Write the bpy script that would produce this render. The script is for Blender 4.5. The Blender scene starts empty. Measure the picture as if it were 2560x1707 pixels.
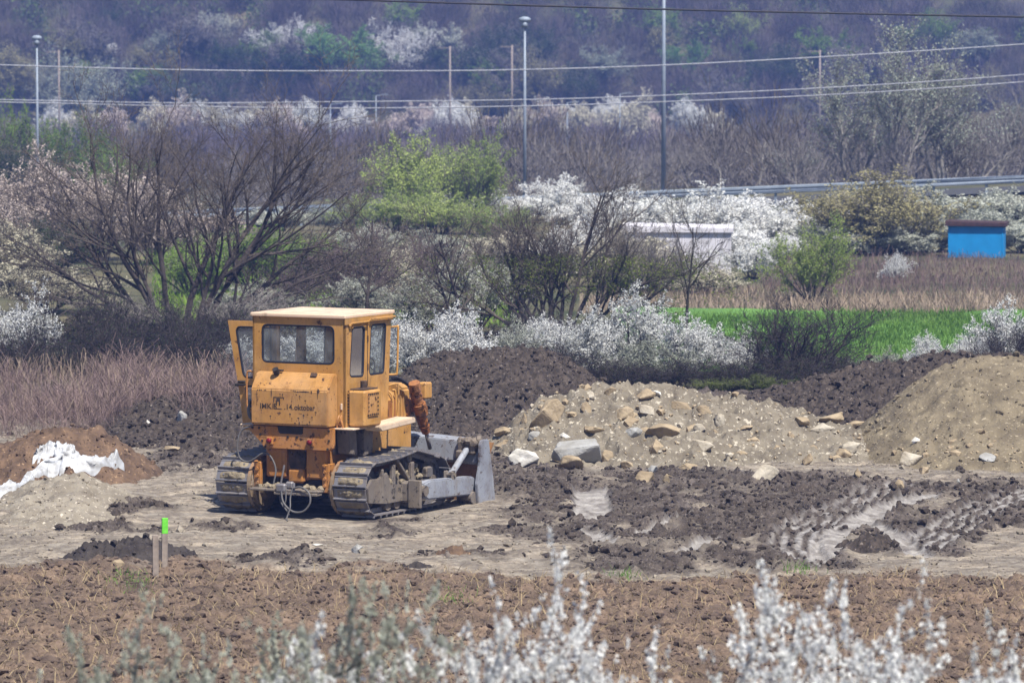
import bpy, bmesh, math, random
import numpy as np
from mathutils import Vector, Matrix
random.seed(7)
R = math.radians
scene = bpy.context.scene
COL = scene.collection

# ------------------------------------------------------------------ camera
H, FPX, HY = 7.1, 12000.0, 36.0
PITCH = math.atan((853.5 - HY) / FPX)
cam = bpy.data.cameras.new('camera')
camo = bpy.data.objects.new('camera', cam)
COL.objects.link(camo)
camo.location = (0, 0, H)
camo.rotation_euler = (math.pi / 2 - PITCH, 0, 0)
cam.sensor_width = 36.0
cam.lens = FPX / 2560 * 36.0
cam.clip_start, cam.clip_end = 0.5, 4000
cam.dof.use_dof = True
cam.dof.focus_distance = 69.5
cam.dof.aperture_fstop = 4.6
scene.camera = camo

# ------------------------------------------------------------------ world, sun, exposure
SUN_EL, SUN_AZ = R(60), math.atan2(0.50, -0.87)      # azimuth measured from +Y towards +X
world = bpy.data.worlds.new('World')
scene.world = world
world.use_nodes = True
wn = world.node_tree.nodes
sky = wn.new('ShaderNodeTexSky')
sky.sky_type = 'NISHITA'
sky.sun_disc = False
sky.sun_elevation = SUN_EL
sky.sun_rotation = SUN_AZ
world.node_tree.links.new(sky.outputs[0], wn['Background'].inputs[0])
wn['Background'].inputs[1].default_value = 0.06
sl = bpy.data.lights.new('sun', 'SUN')
sl.energy, sl.angle, sl.color = 5.0, R(0.6), (1.0, 0.95, 0.87)
so = bpy.data.objects.new('sun', sl)
COL.objects.link(so)
sd = Vector((math.sin(SUN_AZ) * math.cos(SUN_EL), math.cos(SUN_AZ) * math.cos(SUN_EL), math.sin(SUN_EL)))
so.rotation_euler = sd.to_track_quat('Z', 'Y').to_euler()
so.location = sd * 60
scene.view_settings.view_transform = 'Standard'
scene.view_settings.look = 'None'
scene.view_settings.exposure = 0.82
scene.view_settings.gamma = 1
scene.render.engine = 'CYCLES'
cy = scene.cycles
cy.use_denoising = True
cy.max_bounces, cy.diffuse_bounces, cy.glossy_bounces = 6, 2, 2
cy.transparent_max_bounces, cy.transmission_bounces, cy.volume_bounces = 12, 4, 1
cy.use_adaptive_sampling = True
cy.adaptive_threshold = 0.02
cy.filter_width = 1.5
scene.render.use_persistent_data = False

# ------------------------------------------------------------------ pixel of the photo -> place
CP, SP = math.cos(PITCH), math.sin(PITCH)
def ray(px, py):
    xc, yc = (px - 1280) / FPX, -(py - 853.5) / FPX
    return xc, CP + yc * SP, -SP + yc * CP
def at(px, py, Y):
    x, y, z = ray(px, py)
    k = Y / y
    return Vector((x * k, Y, H + z * k))
def gp(px, py, z=0.0):
    x, y, dz = ray(px, py)
    k = (z - H) / dz
    return Vector((x * k, y * k, z))
def pix(X, Y, Z=0.0):
    d = Y * CP + (H - Z) * SP
    up = (Z - H) * CP + Y * SP
    return 1280 + FPX * X / d, 853.5 - FPX * up / d

# ------------------------------------------------------------------ numpy noise
_tab = np.random.RandomState(3).rand(512, 512)
def vn(x, y, seed=0):
    x = x + seed * 17.31; y = y + seed * 9.77
    xi = np.floor(x).astype(np.int64); yi = np.floor(y).astype(np.int64)
    fx = x - xi; fy = y - yi
    fx = fx * fx * fx * (fx * (fx * 6 - 15) + 10); fy = fy * fy * fy * (fy * (fy * 6 - 15) + 10)
    a = _tab[yi & 511, xi & 511]; b = _tab[yi & 511, (xi + 1) & 511]
    c = _tab[(yi + 1) & 511, xi & 511]; d = _tab[(yi + 1) & 511, (xi + 1) & 511]
    return (a * (1 - fx) + b * fx) * (1 - fy) + (c * (1 - fx) + d * fx) * fy
def fbm(x, y, octv=4, seed=0, gain=0.5):
    s, a, t = 0, 1.0, 0
    for o in range(octv):
        s = s + a * vn(x, y, seed + o * 3.1); t += a; a *= gain
        x, y = 1.6 * x * 1.2 + 1.2 * y * .9, -1.2 * x * .9 + 1.6 * y * 1.2
    return s / t
def billow(x, y, octv=3, seed=0, gain=0.5):
    s, a, t = 0, 1.0, 0
    for o in range(octv):
        s = s + a * (1 - np.abs(2 * vn(x, y, seed + o * 3.1) - 1)); t += a; a *= gain
        x, y = 1.9 * x + .7 * y, -.7 * x + 1.9 * y
    return s / t
def sst(a, b, x):
    t = np.clip((x - a) / (b - a), 0, 1)
    return t * t * (3 - 2 * t)

# ------------------------------------------------------------------ object helpers
def tag(o, label=None, cat=None, group=None, kind=None):
    if label: o['label'] = label
    if cat: o['category'] = cat
    if group: o['group'] = group
    if kind: o['kind'] = kind
    return o
def empty(name, loc=(0, 0, 0), rz=0.0):
    o = bpy.data.objects.new(name, None)
    COL.objects.link(o)
    o.location = loc; o.rotation_euler = (0, 0, rz)
    o.empty_display_size = 0.3
    return o
def link(name, me, parent=None):
    o = bpy.data.objects.new(name, me)
    COL.objects.link(o)
    if parent is not None: o.parent = parent
    return o
def copy_tree(o, parent=None):
    c = o.copy(); COL.objects.link(c)
    if parent is not None: c.parent = parent
    for ch in list(o.children): copy_tree(ch, c)
    return c
def mesh_np(name, verts, faces, mats, midx=None, smooth=False, attrs=None):
    """faces: list of int arrays (n,3) or (n,4); midx: list of material numbers, one per array"""
    me = bpy.data.meshes.new(name)
    verts = np.asarray(verts, dtype=np.float32)
    me.vertices.add(len(verts))
    me.vertices.foreach_set('co', verts.ravel())
    idx = np.concatenate([f.ravel() for f in faces]).astype(np.int32)
    tot = np.concatenate([np.full(len(f), f.shape[1]) for f in faces]).astype(np.int32)
    me.loops.add(len(idx)); me.loops.foreach_set('vertex_index', idx)
    me.polygons.add(len(tot))
    st = np.zeros(len(tot), np.int32); st[1:] = np.cumsum(tot)[:-1]
    me.polygons.foreach_set('loop_start', st)
    me.polygons.foreach_set('loop_total', tot)
    if midx is not None:
        me.polygons.foreach_set('material_index', np.concatenate([np.full(len(f), m) for f, m in zip(faces, midx)]).astype(np.int32))
    me.polygons.foreach_set('use_smooth', np.full(len(tot), smooth))
    for m in (mats if isinstance(mats, (list, tuple)) else [mats]): me.materials.append(m)
    for k, v in (attrs or {}).items():
        a = me.attributes.new(k, 'FLOAT', 'POINT')
        a.data.foreach_set('value', np.asarray(v, np.float32).ravel())
    me.update(calc_edges=True)
    me.validate()
    return me
def grid_faces(nx, ny):
    i = np.arange(nx - 1)[None, :] + nx * np.arange(ny - 1)[:, None]
    i = i.ravel()
    return np.stack([i, i + 1, i + 1 + nx, i + nx], 1)

# ------------------------------------------------------------------ materials
M = {}
def mat(name, col, rough=0.9, var=None, scale=6.0, bump=0.0, bscale=40.0, metallic=0.0, coord='Object', detail=6.0, spec=0.3, speck=None):
    """col mixed with var by noise; bump from a finer noise"""
    m = bpy.data.materials.new(name); m.use_nodes = True
    nt = m.node_tree; n = nt.nodes; L = nt.links
    b = n['Principled BSDF']
    b.inputs['Roughness'].default_value = rough
    b.inputs['Metallic'].default_value = metallic
    b.inputs['Specular IOR Level'].default_value = spec
    tc = n.new('ShaderNodeTexCoord')
    if var is None: var = tuple(c * 0.72 for c in col)
    ns = n.new('ShaderNodeTexNoise'); ns.inputs['Scale'].default_value = scale; ns.inputs['Detail'].default_value = detail
    L.new(tc.outputs[coord], ns.inputs['Vector'])
    rp = n.new('ShaderNodeValToRGB'); rp.color_ramp.elements[0].position = .36; rp.color_ramp.elements[1].position = .64
    rp.color_ramp.elements[0].color = (*var, 1); rp.color_ramp.elements[1].color = (*col, 1)
    L.new(ns.outputs['Fac'], rp.inputs['Fac'])
    out = rp.outputs['Color']
    if speck:
        for (c, sc, p0, off) in speck:
            n3 = n.new('ShaderNodeTexNoise'); n3.inputs['Scale'].default_value = sc; n3.inputs['Detail'].default_value = 3; n3.inputs['Roughness'].default_value = .65
            mp = n.new('ShaderNodeMapping'); mp.inputs['Location'].default_value = (off, off, off); L.new(tc.outputs[coord], mp.inputs['Vector']); L.new(mp.outputs[0], n3.inputs['Vector'])
            mr = n.new('ShaderNodeMapRange'); mr.inputs['From Min'].default_value = p0; mr.inputs['From Max'].default_value = p0 + .07; L.new(n3.outputs['Fac'], mr.inputs['Value'])
            mx = n.new('ShaderNodeMix'); mx.data_type = 'RGBA'; L.new(mr.outputs[0], mx.inputs['Factor']); L.new(out, mx.inputs['A']); mx.inputs['B'].default_value = (*c, 1); out = mx.outputs['Result']
    L.new(out, b.inputs['Base Color'])
    if bump:
        n2 = n.new('ShaderNodeTexNoise'); n2.inputs['Scale'].default_value = bscale; n2.inputs['Detail'].default_value = 5
        L.new(tc.outputs[coord], n2.inputs['Vector'])
        bp = n.new('ShaderNodeBump'); bp.inputs['Strength'].default_value = 0.8; bp.inputs['Distance'].default_value = bump
        L.new(n2.outputs['Fac'], bp.inputs['Height']); L.new(bp.outputs['Normal'], b.inputs['Normal'])
    M[name] = m
    return m
def leafmat(name, col, var, trans=0.35, scale=1.2):
    """thin leaf or petal: diffuse with some light passing through; colour varies from clump to clump"""
    m = bpy.data.materials.new(name); m.use_nodes = True
    nt = m.node_tree; n = nt.nodes; L = nt.links
    n.remove(n['Principled BSDF'])
    tc = n.new('ShaderNodeTexCoord')
    ns = n.new('ShaderNodeTexNoise'); ns.inputs['Scale'].default_value = scale; ns.inputs['Detail'].default_value = 8; ns.inputs['Roughness'].default_value = .75
    L.new(tc.outputs['Object'], ns.inputs['Vector'])
    oi = n.new('ShaderNodeObjectInfo')
    ad = n.new('ShaderNodeMath'); ad.operation = 'MULTIPLY_ADD'; ad.inputs[1].default_value = .22; ad.inputs[2].default_value = -.11
    L.new(oi.outputs['Random'], ad.inputs[0])
    a2 = n.new('ShaderNodeMath'); a2.operation = 'ADD'
    L.new(ns.outputs['Fac'], a2.inputs[0]); L.new(ad.outputs[0], a2.inputs[1])
    rp = n.new('ShaderNodeValToRGB'); rp.color_ramp.elements[0].position = .38; rp.color_ramp.elements[1].position = .62
    rp.color_ramp.elements[0].color = (*var, 1); rp.color_ramp.elements[1].color = (*col, 1)
    L.new(a2.outputs[0], rp.inputs['Fac'])
    d = n.new('ShaderNodeBsdfDiffuse'); t = n.new('ShaderNodeBsdfTranslucent'); mx = n.new('ShaderNodeMixShader')
    mx.inputs[0].default_value = trans
    L.new(rp.outputs['Color'], d.inputs['Color']); L.new(rp.outputs['Color'], t.inputs['Color'])
    L.new(d.outputs[0], mx.inputs[1]); L.new(t.outputs[0], mx.inputs[2])
    L.new(mx.outputs[0], n['Material Output'].inputs['Surface'])
    M[name] = m
    return m

PALE, PALE2 = (.30, .268, .224), (.17, .147, .118)
DARK, DARK2 = (.068, .053, .044), (.026, .020, .017)
BROWN, BROWN2 = (.132, .096, .073), (.058, .041, .032)
mat('stone_pale', (.42, .38, .31), .9, (.28, .24, .18), 5, .02, 22)
mat('stone_grey', (.33, .33, .32), .85, (.23, .22, .20), 4, .02, 22)
mat('stone_white', (.6, .58, .54), .85, (.4, .38, .33), 5, .015, 24)
mat('stone_tan', (.34, .27, .18), .95, (.22, .17, .11), 5, .02, 22)
mat('sand_soil', (.185, .152, .10), .95, (.115, .093, .062), 2.2, .03, 26, speck=[((.32, .27, .19), 14, .60, 0), ((.10, .078, .052), 20, .62, 5)])
mat('stony_soil', (.195, .17, .13), .95, (.115, .097, .073), 2.5, .03, 24, speck=[((.40, .36, .29), 12, .59, 0), ((.11, .088, .062), 18, .60, 5)])
mat('dark_soil', DARK, .95, DARK2, 9, .03, 24, speck=[((.20, .17, .15), 15, .62, 0), ((.025, .021, .02), 13, .56, 5)])
mat('black_soil', (.05, .042, .038), .95, (.025, .02, .019), 6, .03, 24, speck=[((.10, .085, .075), 20, .64, 0)])
mat('brown_soil', (.145, .092, .058), .95, (.07, .045, .031), 4, .03, 24, speck=[((.30, .20, .12), 14, .62, 0), ((.07, .045, .03), 16, .60, 5)])
mat('berm_soil', (.24, .212, .168), .95, (.15, .128, .1), 3, .03, 24, speck=[((.45, .40, .33), 14, .60, 0), ((.16, .13, .10), 18, .61, 5)])
mat('bark', (.075, .06, .052), .95, (.035, .028, .026), 8)
mat('bark_pale', (.30, .28, .25), .95, (.14, .13, .12), 8)
mat('twig', (.14, .115, .098), .95, (.065, .053, .046), 6)
mat('twig_purple', (.16, .118, .118), .95, (.085, .062, .066), 3)
mat('twig_dark', (.055, .045, .045), .95, (.025, .02, .022), 4)
mat('twig_grey', (.24, .22, .2), .95, (.12, .105, .1), 3)
leafmat('blossom', (.92, .92, .90), (.76, .77, .74), .45)
leafmat('blossom_cream', (.72, .68, .53), (.46, .43, .32), .25)
leafmat('blossom_pink', (.70, .60, .55), (.44, .37, .31), .25)
leafmat('blossom_green', (.56, .58, .50), (.34, .36, .29), .35)
leafmat('leaf_bud', (.20, .25, .05), (.10, .13, .03), .3)
leafmat('leaf_green', (.24, .36, .07), (.12, .20, .035), .38)
leafmat('leaf_willow', (.42, .50, .15), (.26, .34, .09), .35)
leafmat('leaf_olive', (.36, .33, .17), (.2, .185, .095), .3)
leafmat('leaf_dark', (.06, .09, .035), (.03, .05, .02), .3)
leafmat('leaf_pale', (.44, .48, .38), (.27, .30, .24), .35)
leafmat('leaf_spring', (.22, .38, .12), (.11, .24, .05), .35)
leafmat('reed', (.30, .22, .20), (.14, .10, .095), .2, 2.5)
leafmat('reed_pale', (.42, .34, .26), (.25, .19, .14), .2, 1.0)
leafmat('grass_green', (.17, .29, .07), (.085, .16, .035), .3, .5)
leafmat('straw', (.42, .33, .2), (.22, .17, .1), .2, 2)
mat('galvanised', (.25, .29, .345), .6, (.20, .235, .285), 3, 0, 1, .2)
mat('cable_pale', (.34, .35, .39), .6)
mat('cable_black', (.03, .028, .04), .6)
mat('wood', (.30, .25, .21), .9, (.20, .165, .14), 14)
mat('green_paint', (.16, .62, .05), .7, (.12, .5, .04), 20)
mat('blue_paint', (.005, .22, .52), .6, (.004, .19, .46), 3)
mat('roof_brown', (.06, .03, .03), .85, (.035, .018, .02), 8)
mat('white_render', (.60, .58, .62), .9, (.48, .47, .5), 1.5)
mat('asphalt', (.06, .06, .062), .95)
mat('plastic', (.50, .52, .55), .45, (.28, .28, .28), 7)

# ------------------------------------------------------------------ ground shape
DZ_YAW = R(27.5)
fw = Vector((math.sin(DZ_YAW), math.cos(DZ_YAW), 0)); rt = Vector((math.cos(DZ_YAW), -math.sin(DZ_YAW), 0))
DZ = gp(911, 1302) - rt * 1.22 + fw * 1.27
def road_z(x): return np.clip(-.12 + (x - 9.5) * .042, -2.2, 2.6)
def base_z(x, y):
    z = np.where(y < 36, 5.0 * np.clip(1 - y / 36, -1, 1) ** 1.15 if np.isscalar(y) else 5.0 * np.clip((36 - y) / 36, 0, 1.3) ** 1.15, 0.0)
    z = z - .5 * sst(88, 104, y)
    rz = road_z(x)
    z = z * (1 - sst(165, 181, y)) + (rz - .05) * sst(165, 181, y)
    z = z + (-5 - rz) * sst(188, 330, y)
    z = z + np.clip(y - 440, 0, 70) * .5 + np.clip(y - 510, 0, 600) * .12 + 6 * sst(452, 900, y) * (fbm(x * .01, y * .01, 3, 5) - .5) * 2
    return z
# mud and track masks: drawn as ground areas found from the photo
def blob(u, v, cu, cv, ru, rv):
    return np.clip(1.25 - ((u - cu) / ru) ** 2 - ((v - cv) / rv) ** 2, 0, 1)
DARKS = [(400, 1050, 260, 75), (1360, 1225, 190, 45), (1640, 1250, 330, 50), (1950, 1270, 380, 60), (2330, 1230, 300, 40), (1700, 1330, 380, 42),
         (2480, 1300, 160, 28), (2040, 1330, 150, 40), (1560, 1395, 230, 32), (2200, 1300, 130, 40), (1150, 1080, 300, 60), (600, 1110, 260, 40),
         (1900, 1400, 180, 30), (480, 1150, 120, 30), (560, 1320, 120, 14), (330, 1270, 160, 16), (1000, 1310, 110, 9), (1280, 1330, 90, 12), (1980, 1210, 300, 26), (2220, 1345, 70, 26), (1690, 1200, 260, 30), (1500, 1330, 260, 40), (1760, 1300, 420, 50), (1300, 1180, 200, 30), (2350, 1380, 110, 14), (1350, 1280, 130, 20), (300, 1330, 160, 14), (950, 1330, 120, 10), (1150, 1385, 150, 12), (2420, 1400, 60, 12), (700, 1400, 150, 12)]
def till_line(u): return np.interp(u, [-400, 0, 150, 500, 700, 1000, 1400, 2000, 2300, 2560, 3000], [1410, 1405, 1395, 1412, 1418, 1425, 1440, 1436, 1440, 1448, 1450])
def polyw(pts): return np.array([[p.x, p.y] for p in (gp(*q) for q in pts)])
TRACKS = [(polyw([(2240, 1215), (2160, 1250), (2075, 1290), (2000, 1330), (1985, 1370), (2060, 1410)]), .34),
          (polyw([(2330, 1240), (2230, 1270), (2140, 1310), (2080, 1350), (2060, 1385)]), .22),
          (polyw([(2620, 1225), (2500, 1262), (2400, 1310), (2300, 1372)]), .38),
          (polyw([(2300, 1390), (2210, 1330), (2180, 1310)]), .18),
          (polyw([(1715, 1290), (1640, 1318), (1600, 1332)]), .10),
          (polyw([(1790, 1352), (1700, 1384)]), .13),
          (polyw([(1480, 1236), (1482, 1298)]), .27),
          (polyw([(1462, 1318), (1520, 1362)]), .16)]
def seg_dist(x, y, P):
    best = np.full(x.shape, 1e9); along = np.zeros(x.shape); side = np.zeros(x.shape); acc = 0
    for a, b in zip(P[:-1], P[1:]):
        d = b - a; L = np.hypot(*d); d = d / L
        t = np.clip((x - a[0]) * d[0] + (y - a[1]) * d[1], 0, L)
        ex, ey = x - a[0] - t * d[0], y - a[1] - t * d[1]
        ds = np.hypot(ex, ey); k = ds < best
        best = np.where(k, ds, best); along = np.where(k, acc + t, along)
        side = np.where(k, ex * -d[1] + ey * d[0], side); acc += L
    return best, along, side
def masks(x, y):
    u, v = pix(x, np.maximum(y, 20.0))
    wob = (fbm(x * 1.3, y * .8, 4, 11) - .5)
    u2, v2 = u + wob * 160, v + wob * 60
    dark = np.zeros(x.shape)
    for b in DARKS: dark = np.maximum(dark, blob(u2, v2, *b))
    dark = dark * sst(.30, .55, fbm(x * 1.7, y * 1.1, 4, 21) + .20 * dark)
    till = sst(-14, 10, v2 - 4 - till_line(u))
    far = sst(81, 86, y)
    dark = np.maximum(dark * (1 - till), far * (1 - till))
    rut = np.zeros(x.shape); rh = np.zeros(x.shape)
    for P, w in TRACKS:
        lo, hi = P.min(0) - 1.2, P.max(0) + 1.2
        k = (x > lo[0]) & (x < hi[0]) & (y > lo[1]) & (y < hi[1])
        if not k.any(): continue
        d, al, sd_ = seg_dist(x[k], y[k], P)
        m = 1 - sst(w * .8, w * 1.15, d + .08 * (fbm(x[k] * 3, y[k] * 3, 3, 31) - .5))
        m2 = m * sst(.25, .45, fbm(x[k] * 2.2, y[k] * 1.4, 3, 41) + .12)
        rib = np.sin(al * 2 * math.pi / .17 + 2.0 * fbm(x[k], y[k], 2, 5))
        groove = np.sin(sd_ * 2 * math.pi / .19 + 1.5 * vn(al * 1.2, al * 0, 3))
        rh[k] += m2 * (-.045 + .020 * np.clip(rib * 2.2, -1, 1) * (w < .3) + .014 * groove * (w > .3)) + .03 * np.exp(-((d - w * 1.2) / .1) ** 2) * (al > .1)
        if w > .3:
            m2 = m2 * np.clip(.55 + .75 * groove, .05, 1); dark[k] = np.maximum(dark[k], 1 - sst(w * 1.1, w * 2.0, d + .25 * (fbm(x[k] * 2, y[k] * 2, 3, 33) - .5)))
        rut[k] = np.maximum(rut[k], m2)
    return dark, till, rut, rh
def ground_z(x, y, det=None):
    x = np.asarray(x, float); y = np.asarray(y, float)
    z = base_z(x, y)
    if det is None: det = masks(x, y)
    dark, till, rut, rh = det
    near = 1 - sst(92, 100, y)
    n1 = billow(x * 2.2, y * 2.0, 3, 1) - .6
    n2 = billow(x * 7, y * 6.5, 2, 2) - .6
    n3 = vn(x * 19, y * 17, 4) - .5
    clod = np.maximum(vn(x * 4.2, y * 3.8, 8) - .55, 0) + .6 * np.maximum(vn(x * 9.5, y * 9, 9) - .58, 0)
    und = (fbm(x * .5, y * .5, 3, 6) - .5)
    a_d = dark * (1 - rut) * (.45 + 1.1 * vn(x * .9, y * .7, 71))
    amp = (.026 + .10 * a_d + .05 * till) * (1 - .6 * rut)
    h = amp * n1 + (.015 + .085 * a_d + .055 * till) * n2 + (.010 + .055 * a_d + .035 * till) * n3 + (.05 + .09 * a_d + .05 * till) * clod
    h = h + und * .16 + rh
    # levelled pad under the machine
    lx = (x - DZ.x) * rt.x + (y - DZ.y) * rt.y; ly = (x - DZ.x) * fw.x + (y - DZ.y) * fw.y
    pad = (1 - sst(1.25, 1.9, np.abs(lx))) * (1 - sst(1.25, 1.9, np.abs(ly + .1))) 
    h = h * (1 - .92 * pad) - .012 * pad
    return z + h * near
# ------------------------------------------------------------------ ground material
def ground_material():
    m = bpy.data.materials.new('ground_soil'); m.use_nodes = True
    nt = m.node_tree; n = nt.nodes; L = nt.links; b = n['Principled BSDF']
    b.inputs['Specular IOR Level'].default_value = .25
    tc = n.new('ShaderNodeTexCoord')
    def noise(scale, detail=6, rough=.6):
        t = n.new('ShaderNodeTexNoise'); t.inputs['Scale'].default_value = scale; t.inputs['Detail'].default_value = detail
        t.inputs['Roughness'].default_value = rough
        L.new(tc.outputs['Object'], t.inputs['Vector']); return t.outputs['Fac']
    def ramp(f, c0, c1, p0=.36, p1=.64):
        r = n.new('ShaderNodeValToRGB'); r.color_ramp.elements[0].position = p0; r.color_ramp.elements[1].position = p1
        r.color_ramp.elements[0].color = (*c0, 1); r.color_ramp.elements[1].color = (*c1, 1)
        L.new(f, r.inputs['Fac']); return r.outputs['Color']
    def attr(k):
        a = n.new('ShaderNodeAttribute'); a.attribute_name = k; return a.outputs['Fac']
    def mix(f, a, c):
        x = n.new('ShaderNodeMix'); x.data_type = 'RGBA'
        L.new(f, x.inputs['Factor']); L.new(a, x.inputs['A']); L.new(c, x.inputs['B']); return x.outputs['Result']
    n1, n2, n3 = noise(1.3), noise(5), noise(16, 4)
    pale = mix(ramp(n1, (0, 0, 0), (1, 1, 1), .42, .66), ramp(n2, PALE2, PALE), ramp(n3, (.27, .22, .165), (.46, .39, .30)))
    dark = mix(ramp(n1, (0, 0, 0), (1, 1, 1), .4, .7), ramp(n2, DARK2, DARK), ramp(n3, (.07, .058, .052), (.15, .125, .11)))
    till = mix(ramp(n1, (0, 0, 0), (1, 1, 1), .4, .65), ramp(n2, BROWN2, BROWN), ramp(n3, (.13, .088, .06), (.26, .185, .13)))
    n4 = noise(42, 3)
    pale = mix(ramp(n4, (0, 0, 0), (1, 1, 1), .58, .66), pale, ramp(n3, (.16, .13, .10), (.22, .18, .14)))
    dark = mix(ramp(n4, (0, 0, 0), (1, 1, 1), .60, .68), dark, ramp(n3, (.16, .135, .115), (.26, .22, .19)))
    till = mix(ramp(n4, (0, 0, 0), (1, 1, 1), .60, .69), till, ramp(n3, (.20, .145, .10), (.31, .235, .165)))
    rut = ramp(n2, (.13, .115, .105), (.33, .31, .29), .32, .62)
    nm = n.new('ShaderNodeTexNoise'); nm.inputs['Scale'].default_value = 2.4; nm.inputs['Detail'].default_value = 7; nm.inputs['Roughness'].default_value = .7
    mp = n.new('ShaderNodeMapping'); mp.inputs['Scale'].default_value = (.8, 1.5, 1); L.new(tc.outputs['Object'], mp.inputs['Vector']); L.new(mp.outputs[0], nm.inputs['Vector'])
    pale = mix(ramp(nm.outputs['Fac'], (0, 0, 0), (.9, .9, .9), .43, .57), pale, ramp(n3, (.095, .078, .063), (.19, .16, .13)))
    c = mix(attr('dark'), pale, dark)
    c = mix(attr('till'), c, till)
    c = mix(attr('rut'), c, rut)
    grass = ramp(noise(.25, 8), (.045, .055, .025), (.14, .12, .07))
    c = mix(attr('grass'), c, grass)
    L.new(c, b.inputs['Base Color'])
    r = n.new('ShaderNodeMath'); r.operation = 'MULTIPLY_ADD'; r.inputs[1].default_value = -.32; r.inputs[2].default_value = .95
    L.new(attr('rut'), r.inputs[0]); L.new(r.outputs[0], b.inputs['Roughness'])
    bp = n.new('ShaderNodeBump'); bp.inputs['Strength'].default_value = .9; bp.inputs['Distance'].default_value = .035
    L.new(noise(26, 6, .7), bp.inputs['Height']); L.new(bp.outputs['Normal'], b.inputs['Normal'])
    M['ground'] = m
ground_material()
def ax(parts): return np.unique(np.round(np.concatenate(parts), 4))
gx = ax([-np.geomspace(9.6, 700, 46), np.arange(-9.6, 9.6, .028), np.geomspace(9.6, 700, 46)])
gy = ax([np.linspace(-60, 40, 30), np.arange(40, 49, .3), np.arange(49, 74, .038), np.arange(74, 90, .07), np.arange(90, 100, .25), np.arange(100, 200, 1.0), np.geomspace(200, 1500, 90)])
GX, GY = np.meshgrid(gx, gy)
gm = masks(GX, GY)
GZ = ground_z(GX, GY, gm)
grass_m = sst(90, 96, GY)
gme = mesh_np('ground', np.stack([GX, GY, GZ], -1).reshape(-1, 3), [grid_faces(len(gx), len(gy))], M['ground'], smooth=True,
              attrs={'dark': gm[0], 'till': gm[1], 'rut': gm[2], 'grass': grass_m})
tag(link('ground', gme), kind='structure')

# ------------------------------------------------------------------ heaps of earth
HEAPS = []
def make_heap(crest, Yc, wf, wb, p=1.25, n1=.12, n2=.05, n3=.02, seed=0, fr=1.6, bend=0.0):
    pts = [at(px, py, Yc) for px, py in crest]
    xs = np.array([q.x for q in pts]); zs = np.array([q.z for q in pts])
    def f(x, y):
        zc = np.interp(x, xs, zs, left=-.7, right=-.7)
        yc = Yc + bend * np.sin(x * .9 + seed) + .5 * (vn(x * .7, x * 0 + seed, seed) - .5)
        t = np.where(y < yc, (yc - y) / wf, (y - yc) / wb)
        s = np.sqrt(t * t + .012) - .11
        z = zc - (zc + .5) * np.clip(s, 0, 1.6) ** p
        k = sst(-.3, .15, z)
        h = n1 * (billow(x * fr, y * fr, 3, seed) - .62) * 1.5 + n2 * (billow(x * fr * 3.3, y * fr * 3.1, 2, seed + 2) - .6) * 2 + n3 * (vn(x * 17, y * 16, seed) - .5) * 2 + \
            n2 * 1.0 * np.maximum(vn(x * 4, y * 3.6, seed + 5) - .58, 0) + n2 * 1.3 * np.maximum(vn(x * 9, y * 8.6, seed + 6) - .6, 0)
        return z + h * k
    HEAPS.append(f)
    return f, (xs.min(), xs.max(), Yc - wf * 1.15, Yc + wb * 1.15)
def heap(label, mname, crest, Yc, wf, wb, step=.035, group=None, **kw):
    f, (x0, x1, y0, y1) = make_heap(crest, Yc, wf, wb, **kw)
    xs = np.arange(x0, x1 + step, step); ys = np.arange(y0, y1 + step, step * 1.5)
    X, Y = np.meshgrid(xs, ys); Z = f(X, Y)
    keep = Z > -.35
    F = grid_faces(len(xs), len(ys))
    F = F[keep.ravel()[F].any(1)]
    used = np.unique(F); re = np.full(X.size, -1); re[used] = np.arange(len(used))
    V = np.stack([X, Y, Z], -1).reshape(-1, 3)[used]
    c = V.mean(0); c[2] = 0
    o = link('soil_heap', mesh_np('soil_heap', V - c, [re[F]], M[mname], smooth=True))
    o.location = c
    tag(o, label, 'soil heap', group)
    return o
heap('dark brown heap of dug earth behind the bulldozer blade, below the white blossom bushes', 'dark_soil',
     [(860, 1010), (960, 965), (1040, 915), (1110, 897), (1160, 888), (1220, 884), (1290, 884), (1360, 888), (1420, 905), (1490, 955), (1560, 1000), (1640, 1060)], 84.5, 5.2, 3.5, n1=.16, n2=.085, n3=.055, seed=1)
heap('low grey-brown ridge of dug earth left of the bulldozer, beside the dry reeds', 'dark_soil',
     [(170, 1110), (240, 1062), (330, 1020), (450, 1000), (560, 985), (640, 975), (760, 975), (860, 990), (960, 1010)], 82.5, 7.5, 3, n1=.14, n2=.075, n3=.05, seed=4, p=1.1)
heap('long dark ridge of earth in front of the leafless bush, rising towards the sandy mound', 'dark_soil',
     [(1780, 1010), (1880, 992), (1960, 975), (2050, 948), (2150, 925), (2260, 908), (2360, 890), (2460, 890), (2600, 900), (2700, 960)], 84, 5, 3, n1=.14, n2=.085, n3=.05, seed=6)
heap('pale stony heap of rubble and boulders, right of the bulldozer blade', 'stony_soil',
     [(1180, 1150), (1240, 1095), (1290, 1050), (1350, 1005), (1420, 985), (1500, 972), (1580, 968), (1650, 968), (1730, 974), (1810, 990), (1900, 1012), (1990, 1030), (2070, 1045), (2150, 1085)], 78.6, 4.3, 2.5, n1=.20, n2=.075, n3=.035, seed=9, p=1.05)
heap('tall smooth sandy tan mound at the right edge, with stones at its foot', 'sand_soil',
     [(2040, 1175), (2100, 1110), (2160, 1060), (2250, 990), (2330, 935), (2390, 905), (2450, 897), (2560, 895), (2640, 900), (2760, 960), (2900, 1060)], 79, 5.6, 4, n1=.07, n2=.035, n3=.02, seed=13, p=1.02)
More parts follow.
